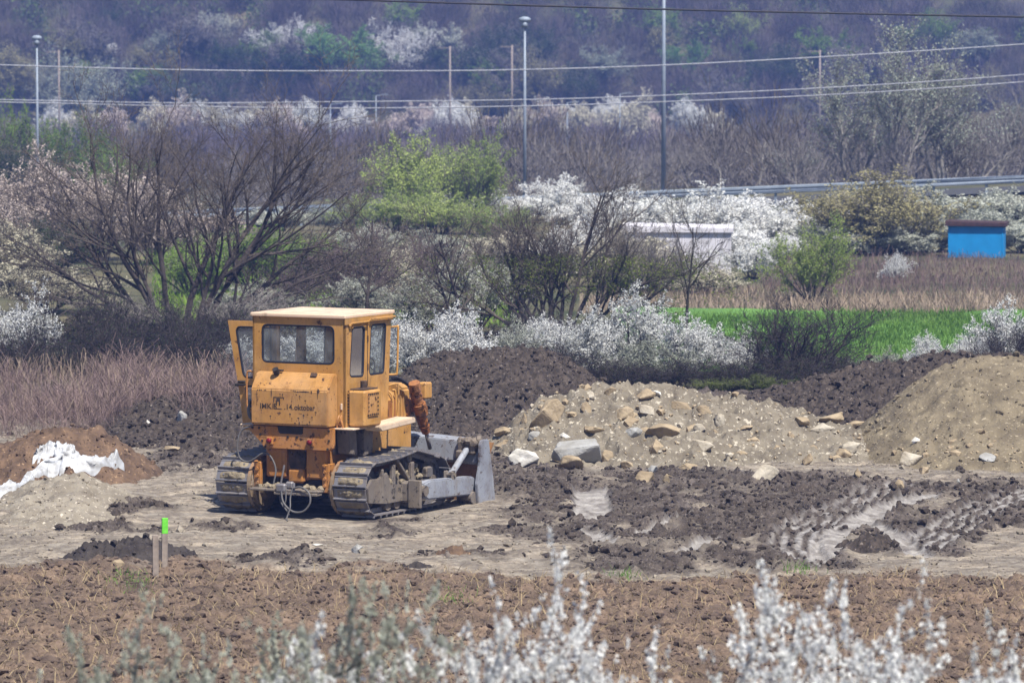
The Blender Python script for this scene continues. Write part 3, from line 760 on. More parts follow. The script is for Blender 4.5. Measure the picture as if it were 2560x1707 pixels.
def cyl_bm(bm, p1, p2, r1, r2=None, n=20, caps=True):
    p1, p2 = Vector(p1), Vector(p2); d = p2 - p1
    q = d.to_track_quat('Z', 'Y').to_matrix().to_4x4()
    bmesh.ops.create_cone(bm, cap_ends=caps, segments=n, radius1=r1, radius2=r1 if r2 is None else r2, depth=d.length,
                          matrix=Matrix.Translation((p1 + p2) / 2) @ q)
def tube_bm(bm, pts, r, n=8, closed=False):
    pts = [Vector(p) for p in pts]; rings = []; N = len(pts); up = None
    for i, p in enumerate(pts):
        a = pts[i - 1] if (i or closed) else p; c = pts[(i + 1) % N] if (i < N - 1 or closed) else p
        t = (c - a).normalized()
        if up is None: up = t.orthogonal().normalized()
        up = (up - t * up.dot(t)).normalized(); s = t.cross(up)
        rings.append([bm.verts.new(p + (up * math.cos(k * 2 * math.pi / n) + s * math.sin(k * 2 * math.pi / n)) * r) for k in range(n)])
    for i in range(N if closed else N - 1):
        a, b = rings[i], rings[(i + 1) % N]
        for k in range(n): bm.faces.new((a[k], a[(k + 1) % n], b[(k + 1) % n], b[k]))
    if not closed:
        bm.faces.new(rings[0][::-1]); bm.faces.new(rings[-1])
def smooth_path(pts, k=6):
    """Catmull-Rom through the points"""
    P = [Vector(p) for p in pts]; P = [P[0] * 2 - P[1]] + P + [P[-1] * 2 - P[-2]]; out = []
    for i in range(1, len(P) - 2):
        for j in range(k):
            t = j / k; a, b, c, d = P[i - 1], P[i], P[i + 1], P[i + 2]
            out.append(.5 * ((2 * b) + (c - a) * t + (2 * a - 5 * b + 4 * c - d) * t * t + (3 * b - a - 3 * c + d) * t ** 3))
    return out + [P[-2]]
def prism_bm(bm, poly, axis, a, b, bev=0):
    """poly in the plane of the two other axes, extruded along axis from a to b"""
    def P(u, v, w): return {'x': (w, u, v), 'y': (u, w, v), 'z': (u, v, w)}[axis]
    A = [bm.verts.new(P(u, v, a)) for u, v in poly]; B = [bm.verts.new(P(u, v, b)) for u, v in poly]
    fs = [bm.faces.new(A), bm.faces.new(B[::-1])]
    n = len(poly)
    for i in range(n): fs.append(bm.faces.new((A[i], B[i], B[(i + 1) % n], A[(i + 1) % n])))
    if bev:
        bmesh.ops.recalc_face_normals(bm, faces=fs)
        bmesh.ops.bevel(bm, geom=list({e for f in fs for e in f.edges}), offset=bev, segments=2, affect='EDGES')
def rpoly(pts, r, n=5):
    out = []; N = len(pts)
    for i in range(N):
        p = Vector(pts[i]); a = Vector(pts[i - 1]); c = Vector(pts[(i + 1) % N])
        d1 = (a - p).normalized(); d2 = (c - p).normalized()
        q1 = p + d1 * r; q2 = p + d2 * r
        for k in range(n + 1):
            t = k / n; out.append(tuple((1 - t) ** 2 * q1 + 2 * t * (1 - t) * p + t * t * q2))
    return out
def panel(name, outer, holes, o, ux, uy, th, m, parent):
    """flat sheet with openings: 2-D outline and holes placed at o along ux, uy"""
    bm = bmesh.new(); o, ux, uy = Vector(o), Vector(ux), Vector(uy); nrm = ux.cross(uy).normalized()
    es = []
    for loop in [outer] + holes:
        vs = [bm.verts.new(o + ux * a + uy * b) for a, b in loop]
        es += [bm.edges.new((vs[i], vs[(i + 1) % len(vs)])) for i in range(len(vs))]
    bmesh.ops.triangle_fill(bm, use_beauty=True, use_dissolve=False, edges=es)
    r = bmesh.ops.extrude_face_region(bm, geom=bm.faces[:])
    bmesh.ops.translate(bm, vec=nrm * th, verts=[g for g in r['geom'] if isinstance(g, bmesh.types.BMVert)])
    return bm_obj(name, bm, m, parent)
def glazing(hole, o, ux, uy, th, parent, name='window'):
    """rubber seal round an opening, the pane inside it"""
    o, ux, uy = Vector(o), Vector(ux), Vector(uy); nrm = ux.cross(uy).normalized()
    bm = bmesh.new()
    tube_bm(bm, [o + ux * a + uy * b + nrm * th / 2 for a, b in hole], .019, 8, closed=True)
    s = bm_obj(name, bm, M['rubber'], parent, True)
    bm = bmesh.new(); bm.faces.new([bm.verts.new(o + ux * a + uy * b + nrm * th / 2) for a, b in hole])
    bm_obj('pane', bm, M['glass'], s)
    return s

# --- cab
CX, CY0, CY1, CZ0, CZ1 = .755, -.99, .40, 1.25, 2.82
T = .03
cabo = empty('cab'); cabo.parent = dz
bm = bmesh.new()   # floor and corner posts hidden behind the sheets
box_bm(bm, (0, (CY0 + CY1) / 2, CZ0 + .03), (CX * 2 - .08, CY1 - CY0 - .08, .06), .005)
bm_obj('floor_plate', bm, M['oily_rust'], cabo)
rwin = rpoly([(-.60, 2.165), (.575, 2.165), (.575, 2.70), (-.60, 2.70)], .09)
panel('rear_wall', [(-CX, CZ0), (CX, CZ0), (CX, CZ1), (-CX, CZ1)], [rwin], (0, CY0 + T, 0), (1, 0, 0), (0, 0, 1), T, M['orange'], cabo)
glazing(rwin, (0, CY0 + T, 0), (1, 0, 0), (0, 0, 1), T, dz, 'rear_window')
w1 = rpoly([(CY0 + .135, 1.985), (CY0 + .53, 1.965), (CY0 + .575, 2.675), (CY0 + .21, 2.675)], .07)
w2 = rpoly([(CY0 + .70, 1.975), (CY0 + 1.13, 1.975), (CY0 + 1.20, 2.685), (CY0 + .76, 2.685)], .07)
YT = [(CY0, CZ0), (CY1 - .16, CZ0), (CY1 - .04, CZ1), (CY0, CZ1)]
panel('right_wall', YT, [w1, w2], (CX - T, 0, 0), (0, 1, 0), (0, 0, 1), T, M['orange'], cabo)
for w in (w1, w2): glazing(w, (CX - T, 0, 0), (0, 1, 0), (0, 0, 1), T, dz, 'side_window')
dop = [(CY0 + .62, CZ0 + .1), (CY1 - .26, CZ0 + .1), (CY1 - .14, 2.68), (CY0 + .62, 2.68)]
w3 = rpoly([(CY0 + .13, 1.985), (CY0 + .48, 1.985), (CY0 + .48, 2.66), (CY0 + .17, 2.66)], .07)
panel('left_wall', YT, [dop, w3], (-CX, 0, 0), (0, 1, 0), (0, 0, 1), T, M['orange'], cabo)
glazing(w3, (-CX, 0, 0), (0, 1, 0), (0, 0, 1), T, dz, 'side_window')
f1 = rpoly([(-.62, 1.80), (-.30, 1.80), (-.30, 2.66), (-.66, 2.66)], .06)
f2 = rpoly([(-.12, 1.95), (.62, 1.80), (.66, 2.66), (-.12, 2.66)], .06)
fo, fy = (0, CY1 - .17, CZ0), Vector((0, .115, CZ1 - CZ0)).normalized()
sh = lambda q: [(a, b - CZ0) for a, b in q]
panel('front_wall', sh([(-CX + T, CZ0), (CX - T, CZ0), (CX - T, CZ1), (-CX + T, CZ1)]), [sh(f1), sh(f2)], fo, (1, 0, 0), fy, T, M['orange'], cabo)
for w in (f1, f2): glazing(sh(w), fo, (1, 0, 0), fy, T, dz, 'front_window')
# roof: a shallow pressed lid with a rim
bm = bmesh.new()
box_bm(bm, (0, (CY0 + CY1) / 2 - .005, CZ1 + .02), (CX * 2 + .05, CY1 - CY0 + .06, .055), .012)
v = [bm.verts.new(p) for p in [(-CX, CY0, CZ1 + .049), (CX, CY0, CZ1 + .049), (CX, CY1, CZ1 + .049), (-CX, CY1, CZ1 + .049)]]
c = bm.verts.new((0, (CY0 + CY1) / 2, CZ1 + .062))
for i in range(4): bm.faces.new((v[i], v[(i + 1) % 4], c))
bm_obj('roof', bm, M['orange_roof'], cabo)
bm = bmesh.new()
box_bm(bm, (CX + .012, (CY0 + CY1) / 2 - .02, CZ1 - .045), (.02, CY1 - CY0, .10), .004)
for (y0, y1, z) in [(CY0 + .10, CY0 + .62, 2.745), (CY0 + .66, CY1 + .01, 2.775)]:
    tube_bm(bm, [(CX + .005, y0, z - .03), (CX + .05, y0 + .02, z), (CX + .05, y1 - .02, z), (CX + .005, y1, z)], .013)
for y in (CY0 + .10, CY0 + .17, CY0 + .62): cyl_bm(bm, (CX + .005, y, 2.71), (CX + .04, y, 2.71), .014, n=10)
bm_obj('gutter_rail', bm, M['orange'], cabo)
bm = bmesh.new()
tube_bm(bm, smooth_path([(CX - .03, CY1 - .04, 2.62), (CX + .03, CY1 + .07, 2.62), (CX + .04, CY1 + .09, 2.58), (CX + .04, CY1 + .06, 2.0), (CX + .03, CY1 + .03, 1.94), (CX - .03, CY1 - .08, 1.94)], 4), .016)
bm_obj('grab_rail', bm, M['orange'], cabo, True)
bm = bmesh.new()
tube_bm(bm, smooth_path([(CX - .03, CY1 - .1, 1.78), (CX + .03, CY1 + .05, 1.80), (CX + .05, CY1 + .08, 1.74), (CX + .05, CY1 + .05, 1.14 + .2), (CX + .02, CY1, 1.3), (CX - .02, CY1 - .1, 1.3)], 4), .016)
bm_obj('grab_rail', bm, M['orange'], cabo, True)
bm = bmesh.new()
tube_bm(bm, smooth_path([(-CX + .02, CY0 + .05, 2.0), (-CX - .08, CY0 + .02, 2.02), (-CX - .11, CY0 + .02, 1.95), (-CX - .11, CY0 + .02, 1.55), (-CX - .07, CY0 + .02, 1.48), (-CX + .02, CY0 + .05, 1.48)], 4), .014)
bm_obj('grab_rail', bm, M['orange_dirty'], cabo, True)
bm = bmesh.new()   # strap hinges on the cab side
for z in (2.45, 2.05): cyl_bm(bm, (CX + .008, CY0 + .645, z), (CX + .008, CY0 + .645, z + .09), .011, n=8)
box_bm(bm, (CX + .004, CY0 + .645, 2.3), (.006, .006, .95), 0)
bm_obj('hinge', bm, M['oily_rust'], cabo)

# --- left door swung out at a right angle to the cab
dr = empty('door'); dr.parent = dz
HY_ = -.18; HX = -CX - .02
dw = rpoly([(-.10, 1.86), (-.60, 1.86), (-.73, 2.595), (-.10, 2.595)], .09)
dl = rpoly([(-.10, 1.44), (-.535, 1.44), (-.575, 1.74), (-.10, 1.74)], .05)
do = [(0, 1.10), (-.60, 1.10), (-.665, 1.62), (-.86, 2.68), (0, 2.68)]
panel('door_sheet', do, [dw, dl], (HX, HY_, 0), (1, 0, 0), (0, 0, 1), .03, M['orange'], dr)
for w in (dw, dl): glazing(w, (HX, HY_, 0), (1, 0, 0), (0, 0, 1), .03, dr, 'door_window')
bm = bmesh.new()
box_bm(bm, (HX - .62, HY_ - .05, 1.80), (.12, .04, .035), .01)
cyl_bm(bm, (HX - .70, HY_ - .06, 1.755), (HX - .55, HY_ - .06, 1.76), .016, n=10)
cyl_bm(bm, (HX - .75, HY_ - .01, 1.75), (HX - .69, HY_ - .01, 1.75), .022, n=10)
bm_obj('door_handle', bm, M['grease_black'], dr)

# --- fuel tank behind the cab
tx0, tx1 = -.62, .635
prof = [(CY0 - .005, 1.29), (-1.255, 1.29), (-1.275, 1.31), (-1.275, 1.80), (-1.245, 1.85), (-1.12, 2.02), (-1.09, 2.035), (CY0 - .005, 2.035)]
bm = bmesh.new(); prism_bm(bm, prof, 'x', tx0, tx1, .014)
tank = bm_obj('fuel_tank', bm, M['tank_paint'], dz)
bm = bmesh.new()
cyl_bm(bm, (-.27, -1.14, 2.02), (-.27, -1.19, 2.085), .045, n=18); box_bm(bm, (-.27, -1.10, 2.06), (.16, .05, .025), .006)
bm_obj('filler_cap', bm, M['grease_black'], tank)
bm = bmesh.new(); box_bm(bm, (.33, -1.135, 2.015), (.10, .03, .06), .006, Matrix.Rotation(R(-36), 3, 'X'))
bm_obj('latch', bm, M['oily_rust'], tank)
bm = bmesh.new()   # bracket seam, rust runs and chipped weld beads
rr = random.Random(4)
def chip(x, z, w, h, y=-1.277):
    n = rr.randint(6, 9); vs = []
    for k in range(n):
        a = 2 * math.pi * k / n; q = rr.uniform(.6, 1.1)
        vs.append(bm.verts.new((x + math.cos(a) * w / 2 * q, y, z + math.sin(a) * h / 2 * q)))
    bm.faces.new(vs)
for k in range(4): chip(.04 + k * .035, 1.795 - k * .004, rr.uniform(.015, .04), .022)
chip(.24, 1.785, .22, .022); chip(.37, 1.78, .03, .05); chip(.48, 1.80, .05, .10); chip(.47, 1.74, .012, .13)
for k in range(5): chip(-.50 + k * .03 + rr.uniform(-.01, .01), 1.785, .03, .02)
for k in range(7): chip(-.525 + rr.uniform(-.004, .004), 1.76 - k * .03, .012, .03)
chip(-.285, 1.75, .018, .14)
for (x, z) in [(-.14, 1.74), (-.10, 1.735), (.18, 1.72), (.27, 1.66), (.16, 1.41), (.02, 1.46), (.24, 1.45), (.38, 1.43), (.22, 1.36), (.34, 1.36), (.05, 1.40), (-.3, 1.42), (.44, 1.5), (-.45, 1.5), (.1, 1.335), (.3, 1.33)]:
    chip(x, z, rr.uniform(.015, .045), rr.uniform(.015, .03)); chip(x, z - .03, .008, .05)
chip(.17, 1.335, .025, .07); chip(-.35, 1.305, .12, .012); chip(.27, 1.308, .2, .012)
bm_obj('rust_chips', bm, M['oily_rust'], tank)
def lettering(txt, x, z, size, y=-1.2775, xs=1.0):
    cu = bpy.data.curves.new('lettering', 'FONT'); cu.body = txt; cu.size = size; cu.extrude = .0005; cu.offset = .0015
    o = bpy.data.objects.new('lettering', cu); COL.objects.link(o)
    o.location = (x, y, z); o.rotation_euler = (math.pi / 2, 0, 0); o.scale = (xs, 1, 1); o.parent = tank
    cu.materials.append(M['letter'])
    bpy.context.view_layer.update()
    me = bpy.data.meshes.new_from_object(o.evaluated_get(bpy.context.evaluated_depsgraph_get()))
    q = bpy.data.objects.new('lettering', me); COL.objects.link(q)
    q.location, q.rotation_euler, q.scale, q.parent = o.location, o.rotation_euler, o.scale, tank
    bpy.data.objects.remove(o); bpy.data.curves.remove(cu)
    return q
lettering('IMK', -.475, 1.525, .11, xs=1.05)
lettering('IS', -.27, 1.525, .11)
lettering('.14.', -.075, 1.525, .11, xs=1.0)
lettering('oktobar', .09, 1.525, .11, xs=.95)
bm = bmesh.new()   # emblem: a roofed frame with a small figure in it
for (x, z, w, h) in [(-.16, 1.69, .17, .012), (-.085, 1.675, .012, .03), (-.245, 1.655, .012, .08), (-.17, 1.655, .06, .045), (-.20, 1.61, .02, .07), (-.15, 1.605, .018, .06), (-.235, 1.575, .016, .06), (-.165, 1.53, .10, .012)]:
    box_bm(bm, (x, -1.277, z), (w, .001, h), 0)
bm_obj('emblem', bm, M['letter'], tank)
bm = bmesh.new(); box_bm(bm, (.69, -1.02, 1.335), (.05, .06, .05), .01)
for s in (-.045, .045): tube_bm(bm, smooth_path([(.70 + s, -1.04, 1.27), (.70 + s, -1.06, 1.33), (.70 + s * .5, -1.06, 1.40), (.70 + s * .4, -1.03, 1.45)], 4), .014)
bm_obj('mounting_bracket', bm, M['orange_dirty'], dz)
bm = bmesh.new(); box_bm(bm, (.70, CY0 - .008, 1.57), (.03, .016, .09), .006); bm_obj('latch', bm, M['platform_pale'], cabo)

# --- hydraulic oil box at the right of the cab
bx0, bx1, by0, by1, bz0, bz1 = CX + .012, CX + .285, CY0 + .06, CY0 + .55, 1.285, 1.80
bm = bmesh.new(); box_bm(bm, ((bx0 + bx1) / 2, (by0 + by1) / 2, (bz0 + bz1) / 2), (bx1 - bx0, by1 - by0, bz1 - bz0), .028)
hb = bm_obj('oil_box', bm, M['orange'], dz)
bm = bmesh.new(); box_bm(bm, (bx1 + .006, by0 + .22, 1.60), (.014, .30, .32), .02)
bm_obj('cover_plate', bm, M['tank_paint'], hb)
bm = bmesh.new()
for i in range(20):
    t = i / 20 * 4; e = int(t); f = t - e
    yy, zz = [(-.135 + .27 * f, .145), (.135, .145 - .29 * f), (.135 - .27 * f, -.145), (-.135, -.145 + .29 * f)][e]
    cyl_bm(bm, (bx1 + .008, by0 + .22 + yy, 1.60 + zz), (bx1 + .022, by0 + .22 + yy, 1.60 + zz), .014, n=6)
bm_obj('bolts', bm, M['grease_black'], hb)
bm = bmesh.new(); box_bm(bm, (bx0 + .12, by0 + .25, bz1 + .012), (.22, .42, .02), .006); cyl_bm(bm, (bx0 + .10, by0 + .28, bz1 + .02), (bx0 + .10, by0 + .28, bz1 + .12), .05, n=16)
bm_obj('filler_cap', bm, M['oily_rust'], hb)
bm = bmesh.new()
for i in range(11): cyl_bm(bm, (bx0 + .012, by0 - .002, bz0 + .06 + i * .044), (bx0 + .012, by0 - .014, bz0 + .06 + i * .044), .011, n=6)
bm_obj('bolts', bm, M['grease_black'], hb)

# --- platform, fenders
bm = bmesh.new()
box_bm(bm, (.74, -.90, 1.262), (.42, .40, .022), .006)
box_bm(bm, (-.74, -.55, 1.262), (.36, 1.05, .022), .006)
bm_obj('platform', bm, M['platform_pale'], dz)
bm = bmesh.new()
prism_bm(bm, [(CY0 + .40, 1.245), (CY0 + .40, 1.28), (CY1 + .02, 1.335), (CY1 + .06, 1.32), (CY1 + .06, 1.25), (CY0 + .46, 1.20)], 'x', .80, 1.10, .012)
bm_obj('step_board', bm, M['platform_pale'], dz)
bm = bmesh.new()
prism_bm(bm, [(-.98, 1.25), (-.75, 1.25), (-.72, .86), (-.93, .90)], 'x', .60, .80, .01)
prism_bm(bm, [(-.62, 1.25), (-.32, 1.25), (-.34, .88), (-.60, .84)], 'x', .62, .84, .01)
box_bm(bm, (.0, -.5, 1.05), (1.1, .9, .36), .02)
bm_obj('support_bracket', bm, M['muddy_steel'], dz)
# --- rear panel with lights
bm = bmesh.new()
pz = [(-.68, 1.275), (.66, 1.275), (.66, .99), (.60, .955), (-.44, .955), (-.50, 1.04), (-.68, 1.20)]
prism_bm(bm, pz, 'y', -1.215, -1.10, .008)
rp_ = bm_obj('rear_panel', bm, M['orange_dirty'], dz)
bm = bmesh.new(); prism_bm(bm, [(-.22, 1.279), (.20, 1.279), (.195, 1.19), (.17, 1.172), (-.17, 1.172), (-.20, 1.19)], 'y', -1.218, -1.21); bm_obj('slot', bm, M['grease_black'], rp_)
for x in (-.33, .33):
    bm = bmesh.new(); box_bm(bm, (x, -1.235, 1.065 - x * .0), (.10, .05, .10), .008)
    tl = bm_obj('tail_light', bm, M['orange_dirty'], rp_)
    bm = bmesh.new(); cyl_bm(bm, (x - .005, -1.255, 1.068), (x - .005, -1.285, 1.068), .042, .034, n=20); bm_obj('lens', bm, M['red_lens'], tl, True)
bm = bmesh.new()
for (x, z) in [(-.63, 1.24), (-.52, 1.24), (-.50, 1.15), (-.47, 1.06), (-.42, .98), (.62, 1.24), (.62, 1.1), (.60, .98), (-.05, 1.13), (.1, 1.13)]: cyl_bm(bm, (x, -1.213, z), (x, -1.228, z), .018, n=6)
bm_obj('bolts', bm, M['grease_black'], rp_)
# --- transmission housing
bm = bmesh.new()
prism_bm(bm, [(-.50, .955), (.53, .955), (.53, .52), (.22, .50), (-.20, .50), (-.50, .56)], 'y', -1.05, -.35, .02)
box_bm(bm, (-.31, -1.07, .75), (.34, .07, .42), .02); box_bm(bm, (.345, -1.07, .75), (.33, .07, .42), .02)
box_bm(bm, (.02, -1.08, .57), (.26, .10, .20), .03)
box_bm(bm, (0, 0.1, .62), (.8, 1.8, .44), .02)
th_ = bm_obj('transmission_housing', bm, M['orange_dirty'], dz)
bm = bmesh.new(); prism_bm(bm, [(-.13, .955), (.17, .955), (.15, .70), (.10, .62), (-.06, .60), (-.12, .72)], 'y', -1.075, -1.04, .01)
for i in range(7): cyl_bm(bm, (-.1 + .04 * i, -1.07, .9 - .03 * (i % 3)), (-.1 + .04 * i, -1.09, .9 - .03 * (i % 3)), .014, n=6)
bm_obj('oily_cover', bm, M['oily_rust'], th_)
bm = bmesh.new()
for (x0, z0, z1) in [(-.5, .56, .40), (.16, .52, .40), (-.20, .50, .42)]: box_bm(bm, (x0 + .17, -.9, (z0 + z1) / 2 - .02), (.30, .3, .16), .01)
bm_obj('underside', bm, M['grease_black'], th_)
for s in (-1, 1):
    bm = bmesh.new(); box_bm(bm, (s * .55, -1.18, .56), (.10, .06, .40), .01); box_bm(bm, (s * .60, -1.12, .56), (.03, .18, .42), .008)
    for z in (.46, .56, .66): cyl_bm(bm, (s * .55, -1.20, z), (s * .55, -1.235, z), .024, n=6)
    bm_obj('drawbar_bracket', bm, M['orange_dirty'], dz)
bm = bmesh.new()
box_bm(bm, (-.02, -1.27, .385), (1.12, .26, .035), .008); box_bm(bm, (.18, -1.34, .345), (.70, .16, .04), .008); box_bm(bm, (0, -1.0, .36), (.9, .4, .03), .006)
db = bm_obj('drawbar', bm, M['muddy_steel'], dz)
bm = bmesh.new(); box_bm(bm, (-.06, -1.36, .42), (.16, .14, .12), .02); cyl_bm(bm, (-.08, -1.38, .44), (-.02, -1.37, .74), .014, n=10); cyl_bm(bm, (.15, -1.40, .37), (.15, -1.40, .50), .02, n=10)
box_bm(bm, (.05, -1.33, .46), (.12, .08, .10), .02)
bm_obj('hitch_pin', bm, M['track_steel'], db)
bm = bmesh.new()   # lumps of dry mud lying on the drawbar
for i in range(26):
    r = bmesh.ops.create_icosphere(bm, subdivisions=2, radius=rr.uniform(.025, .06), matrix=Matrix.Translation((rr.choice([rr.uniform(-.5, -.15), rr.uniform(.2, .5)]), rr.uniform(-1.36, -1.16), .41)))
    for v in r['verts']: v.co += Vector((rr.gauss(0, .006), rr.gauss(0, .006), rr.gauss(0, .006)))
bm_obj('caked_mud', bm, M['caked_mud'], db)
# hoses and cables at the back
def hose(pts, r, m='hose', name='hose'):
    bm = bmesh.new(); tube_bm(bm, smooth_path(pts, 7), r, 8); return bm_obj(name, bm, M[m], dz, True)
hose([(-.60, -1.2, 1.27), (-.80, -1.22, 1.20), (-.86, -1.25, 1.0), (-.82, -1.25, .80), (-.66, -1.25, .76), (-.46, -1.22, .88), (-.36, -1.18, .84), (-.26, -1.2, .66), (-.27, -1.25, .44)], .013)
hose([(-.66, -1.1, 1.30), (-.74, -1.12, 1.40), (-.76, -1.1, 1.52), (-.70, -1.1, 1.62), (-.66, -1.1, 1.55), (-.68, -1.12, 1.40), (-.62, -1.1, 1.28)], .02)
hose([(-.63, -1.1, 1.62), (-.72, -1.14, 1.60), (-.72, -1.14, 1.44), (-.64, -1.12, 1.30)], .016)
hose([(-.05, -1.40, .42), (.0, -1.46, .26), (.10, -1.5, .16), (.22, -1.5, .10), (.36, -1.48, .12), (.45, -1.46, .24), (.42, -1.45, .38), (.28, -1.43, .45), (.14, -1.42, .42)], .015)
hose([(.15, -1.42, .45), (.13, -1.46, .30), (.16, -1.52, .16), (.14, -1.58, .02), (.22, -1.7, -.02), (.30, -1.84, .02)], .011)
hose([(-.15, -1.3, .36), (-.06, -1.38, .20), (.08, -1.46, .10), (.14, -1.52, .06)], .013)
hose([(.02, -1.4, .42), (.05, -1.45, .26), (.02, -1.46, .16)], .01)

# --- inside of the cab
bm = bmesh.new(); box_bm(bm, (-.05, -.45, 1.62), (.5, .45, .14), .04); box_bm(bm, (-.05, -.66, 1.86), (.48, .12, .46), .05); box_bm(bm, (-.05, -.45, 1.42), (.35, .35, .3), .01)
bm_obj('seat', bm, M['seat_fabric'], cabo)
bm = bmesh.new(); prism_bm(bm, [(-.0, 1.3), (.2, 1.3), (.2, 2.0), (.05, 1.96)], 'x', -.3, .3, .02); bm_obj('dashboard', bm, M['orange_rust'], cabo)
bm = bmesh.new()
for (a, b_) in [((.12, -.2, 1.4), (.02, .0, 2.30)), ((.30, -.45, 1.5), (.32, -.40, 2.0)), ((-.25, -.1, 1.4), (-.33, -.2, 2.1)), ((-.18, -.1, 1.4), (-.22, -.2, 2.1))]:
    cyl_bm(bm, a, b_, .014, n=8); bmesh.ops.create_uvsphere(bm, u_segments=10, v_segments=8, radius=.03, matrix=Matrix.Translation(b_))
bm_obj('lever', bm, M['platform_pale'], cabo)
bm = bmesh.new(); prism_bm(bm, [(-.30, CZ0), (.20, CZ0), (.19, 2.05), (-.02, 2.78), (-.14, 2.78), (-.14, 2.1), (-.30, 2.0)], 'y', CY1 - .17, CY1 - .14, .006); bm_obj('inner_post', bm, M['orange_rust'], cabo)
bm = bmesh.new(); box_bm(bm, (-.50, -.05, 2.3), (.14, .06, .9), .01); bm_obj('inner_post', bm, M['orange_rust'], cabo)
bm = bmesh.new(); tube_bm(bm, [(.55, .1 + .14 * math.cos(a), 2.05 + .14 * math.sin(a)) for a in [k * math.pi / 8 for k in range(16)]], .015, 6, closed=True); bm_obj('mirror_ring', bm, M['galvanised'], cabo)

# --- hood, radiator guard, side plates
bm = bmesh.new()
prism_bm(bm, [(-.44, 1.15), (.44, 1.15), (.46, 1.5), (.38, 1.64), (-.38, 1.64), (-.46, 1.5)], 'y', CY1 - .15, 1.18, .02)
hood = bm_obj('hood', bm, M['orange'], dz)
bm = bmesh.new()
tube_bm(bm, smooth_path([(.44, .95, 1.66), (.47, 1.0, 1.62), (.48, 1.0, 1.2), (.46, .98, 1.1)], 4), .018); tube_bm(bm, smooth_path([(-.3, .9, 1.66), (.2, .9, 1.68), (.42, .9, 1.64), (.48, .9, 1.5), (.48, .88, 1.14)], 4), .016)
bm_obj('frame_tube', bm, M['orange'], hood, True)
bm = bmesh.new(); prism_bm(bm, [(CY1 - .1, 1.2), (1.0, 1.2), (1.0, 1.52), (CY1 - .1, 1.52)], 'x', .465, .478, .004); bm_obj('engine_grille', bm, M['orange_rust'], hood)
bm = bmesh.new(); prism_bm(bm, [(-.47, .55), (.47, .55), (.50, 1.0), (.48, 1.66), (.38, 1.74), (-.38, 1.74), (-.48, 1.66), (-.50, 1.0)], 'y', 1.19, 1.42, .03); bm_obj('radiator_guard', bm, M['orange'], dz)
bm = bmesh.new(); prism_bm(bm, [(-.5, .62), (1.36, .62), (1.36, 1.22), (.95, 1.26), (.35, 1.20), (-.5, 1.16)], 'x', .50, .53, .006); prism_bm(bm, [(-.5, .62), (1.36, .62), (1.36, 1.22), (-.5, 1.2)], 'x', -.53, -.50, .006)
bm_obj('side_plate', bm, M['orange'], dz)
bm = bmesh.new(); box_bm(bm, (.62, 1.60, 1.62), (.16, .20, .24), .02); bm_obj('headlamp_housing', bm, M['orange'], dz)
bm = bmesh.new(); box_bm(bm, (-.62, 1.60, 1.62), (.16, .20, .24), .02); bm_obj('headlamp_housing', bm, M['orange'], dz)
hose([(.20, .75, 1.64), (.34, .9, 1.78), (.46, 1.1, 1.80), (.58, 1.22, 1.70)], .016, 'rubber')
hose([(.15, .65, 1.64), (.30, .85, 1.82), (.46, 1.05, 1.84), (.60, 1.2, 1.72)], .016, 'rubber')
# --- lift cylinders
for s in (-1, 1):
    X = s * .66
    bm = bmesh.new(); a, b_ = Vector((X, 1.22, 1.74)), Vector((X, 1.62, .92)); d = (b_ - a).normalized()
    cyl_bm(bm, a, a + d * .78, .068, n=20); cyl_bm(bm, a - d * .02, a + d * .10, .085, n=20); cyl_bm(bm, a + d * .70, a + d * .82, .078, .06, n=20)
    for k in (.18, .30): cyl_bm(bm, a + d * k, a + d * (k + .05), .078, n=20)
    tube_bm(bm, [a + Vector((-s * .08, 0, -.03)), a + d * .3 + Vector((-s * .10, 0, 0)), a + d * .74 + Vector((-s * .08, 0, 0))], .017, 8)
    lc = bm_obj('lift_cylinder', bm, M['orange_rust'], dz, False)
    bm = bmesh.new(); cyl_bm(bm, a + d * .8, b_ + d * .18, .03, n=14); bm_obj('piston_rod', bm, M['track_steel'], lc, True)
    bm = bmesh.new(); m_ = a + d * .42; cyl_bm(bm, m_ - d * .09, m_ + d * .09, .10, n=20); cyl_bm(bm, m_ + Vector((-s * .24, -.02, 0)), m_ + Vector((s * .10, 0, 0)), .05, n=16)
    box_bm(bm, m_ + Vector((-s * .18, -.03, .02)), (.10, .20, .26), .03)
    bm_obj('trunnion', bm, M['orange_rust'], lc)

# --- blade (turned and tipped a little to the right)
bl = empty('blade', (0, 1.98, 0)); bl.parent = dz; bl.rotation_euler = (0, R(2.2), R(-8))
BW = 1.56; BH = .97
def moldboard(off):
    out = []
    for i in range(13):
        t = i / 12; out.append((off + .17 * (2 * t - 1.1) ** 2, -.04 + BH * t))
    return out
fr_ = moldboard(.03); bk = [(y - .035, z) for y, z in fr_]
bm = bmesh.new(); prism_bm(bm, fr_ + bk[::-1], 'x', -BW, BW)
bm_obj('moldboard', bm, M['blade_brown'], bl)
bm = bmesh.new(); prism_bm(bm, [(-.06, .60), (-.12, .64), (-.08, .93), (.02, .965), (.16, .965), (.10, .86), (.02, .60)], 'x', -BW + .01, BW - .10, .01)
bm_obj('top_beam', bm, M['blade_grey'], bl)
bm = bmesh.new(); prism_bm(bm, [(-.02, -.02), (-.12, .04), (-.12, .20), (.10, .22), (.14, -.02)], 'x', -BW + .01, BW - .04, .01)
bm_obj('bottom_beam', bm, M['blade_brown'], bl)
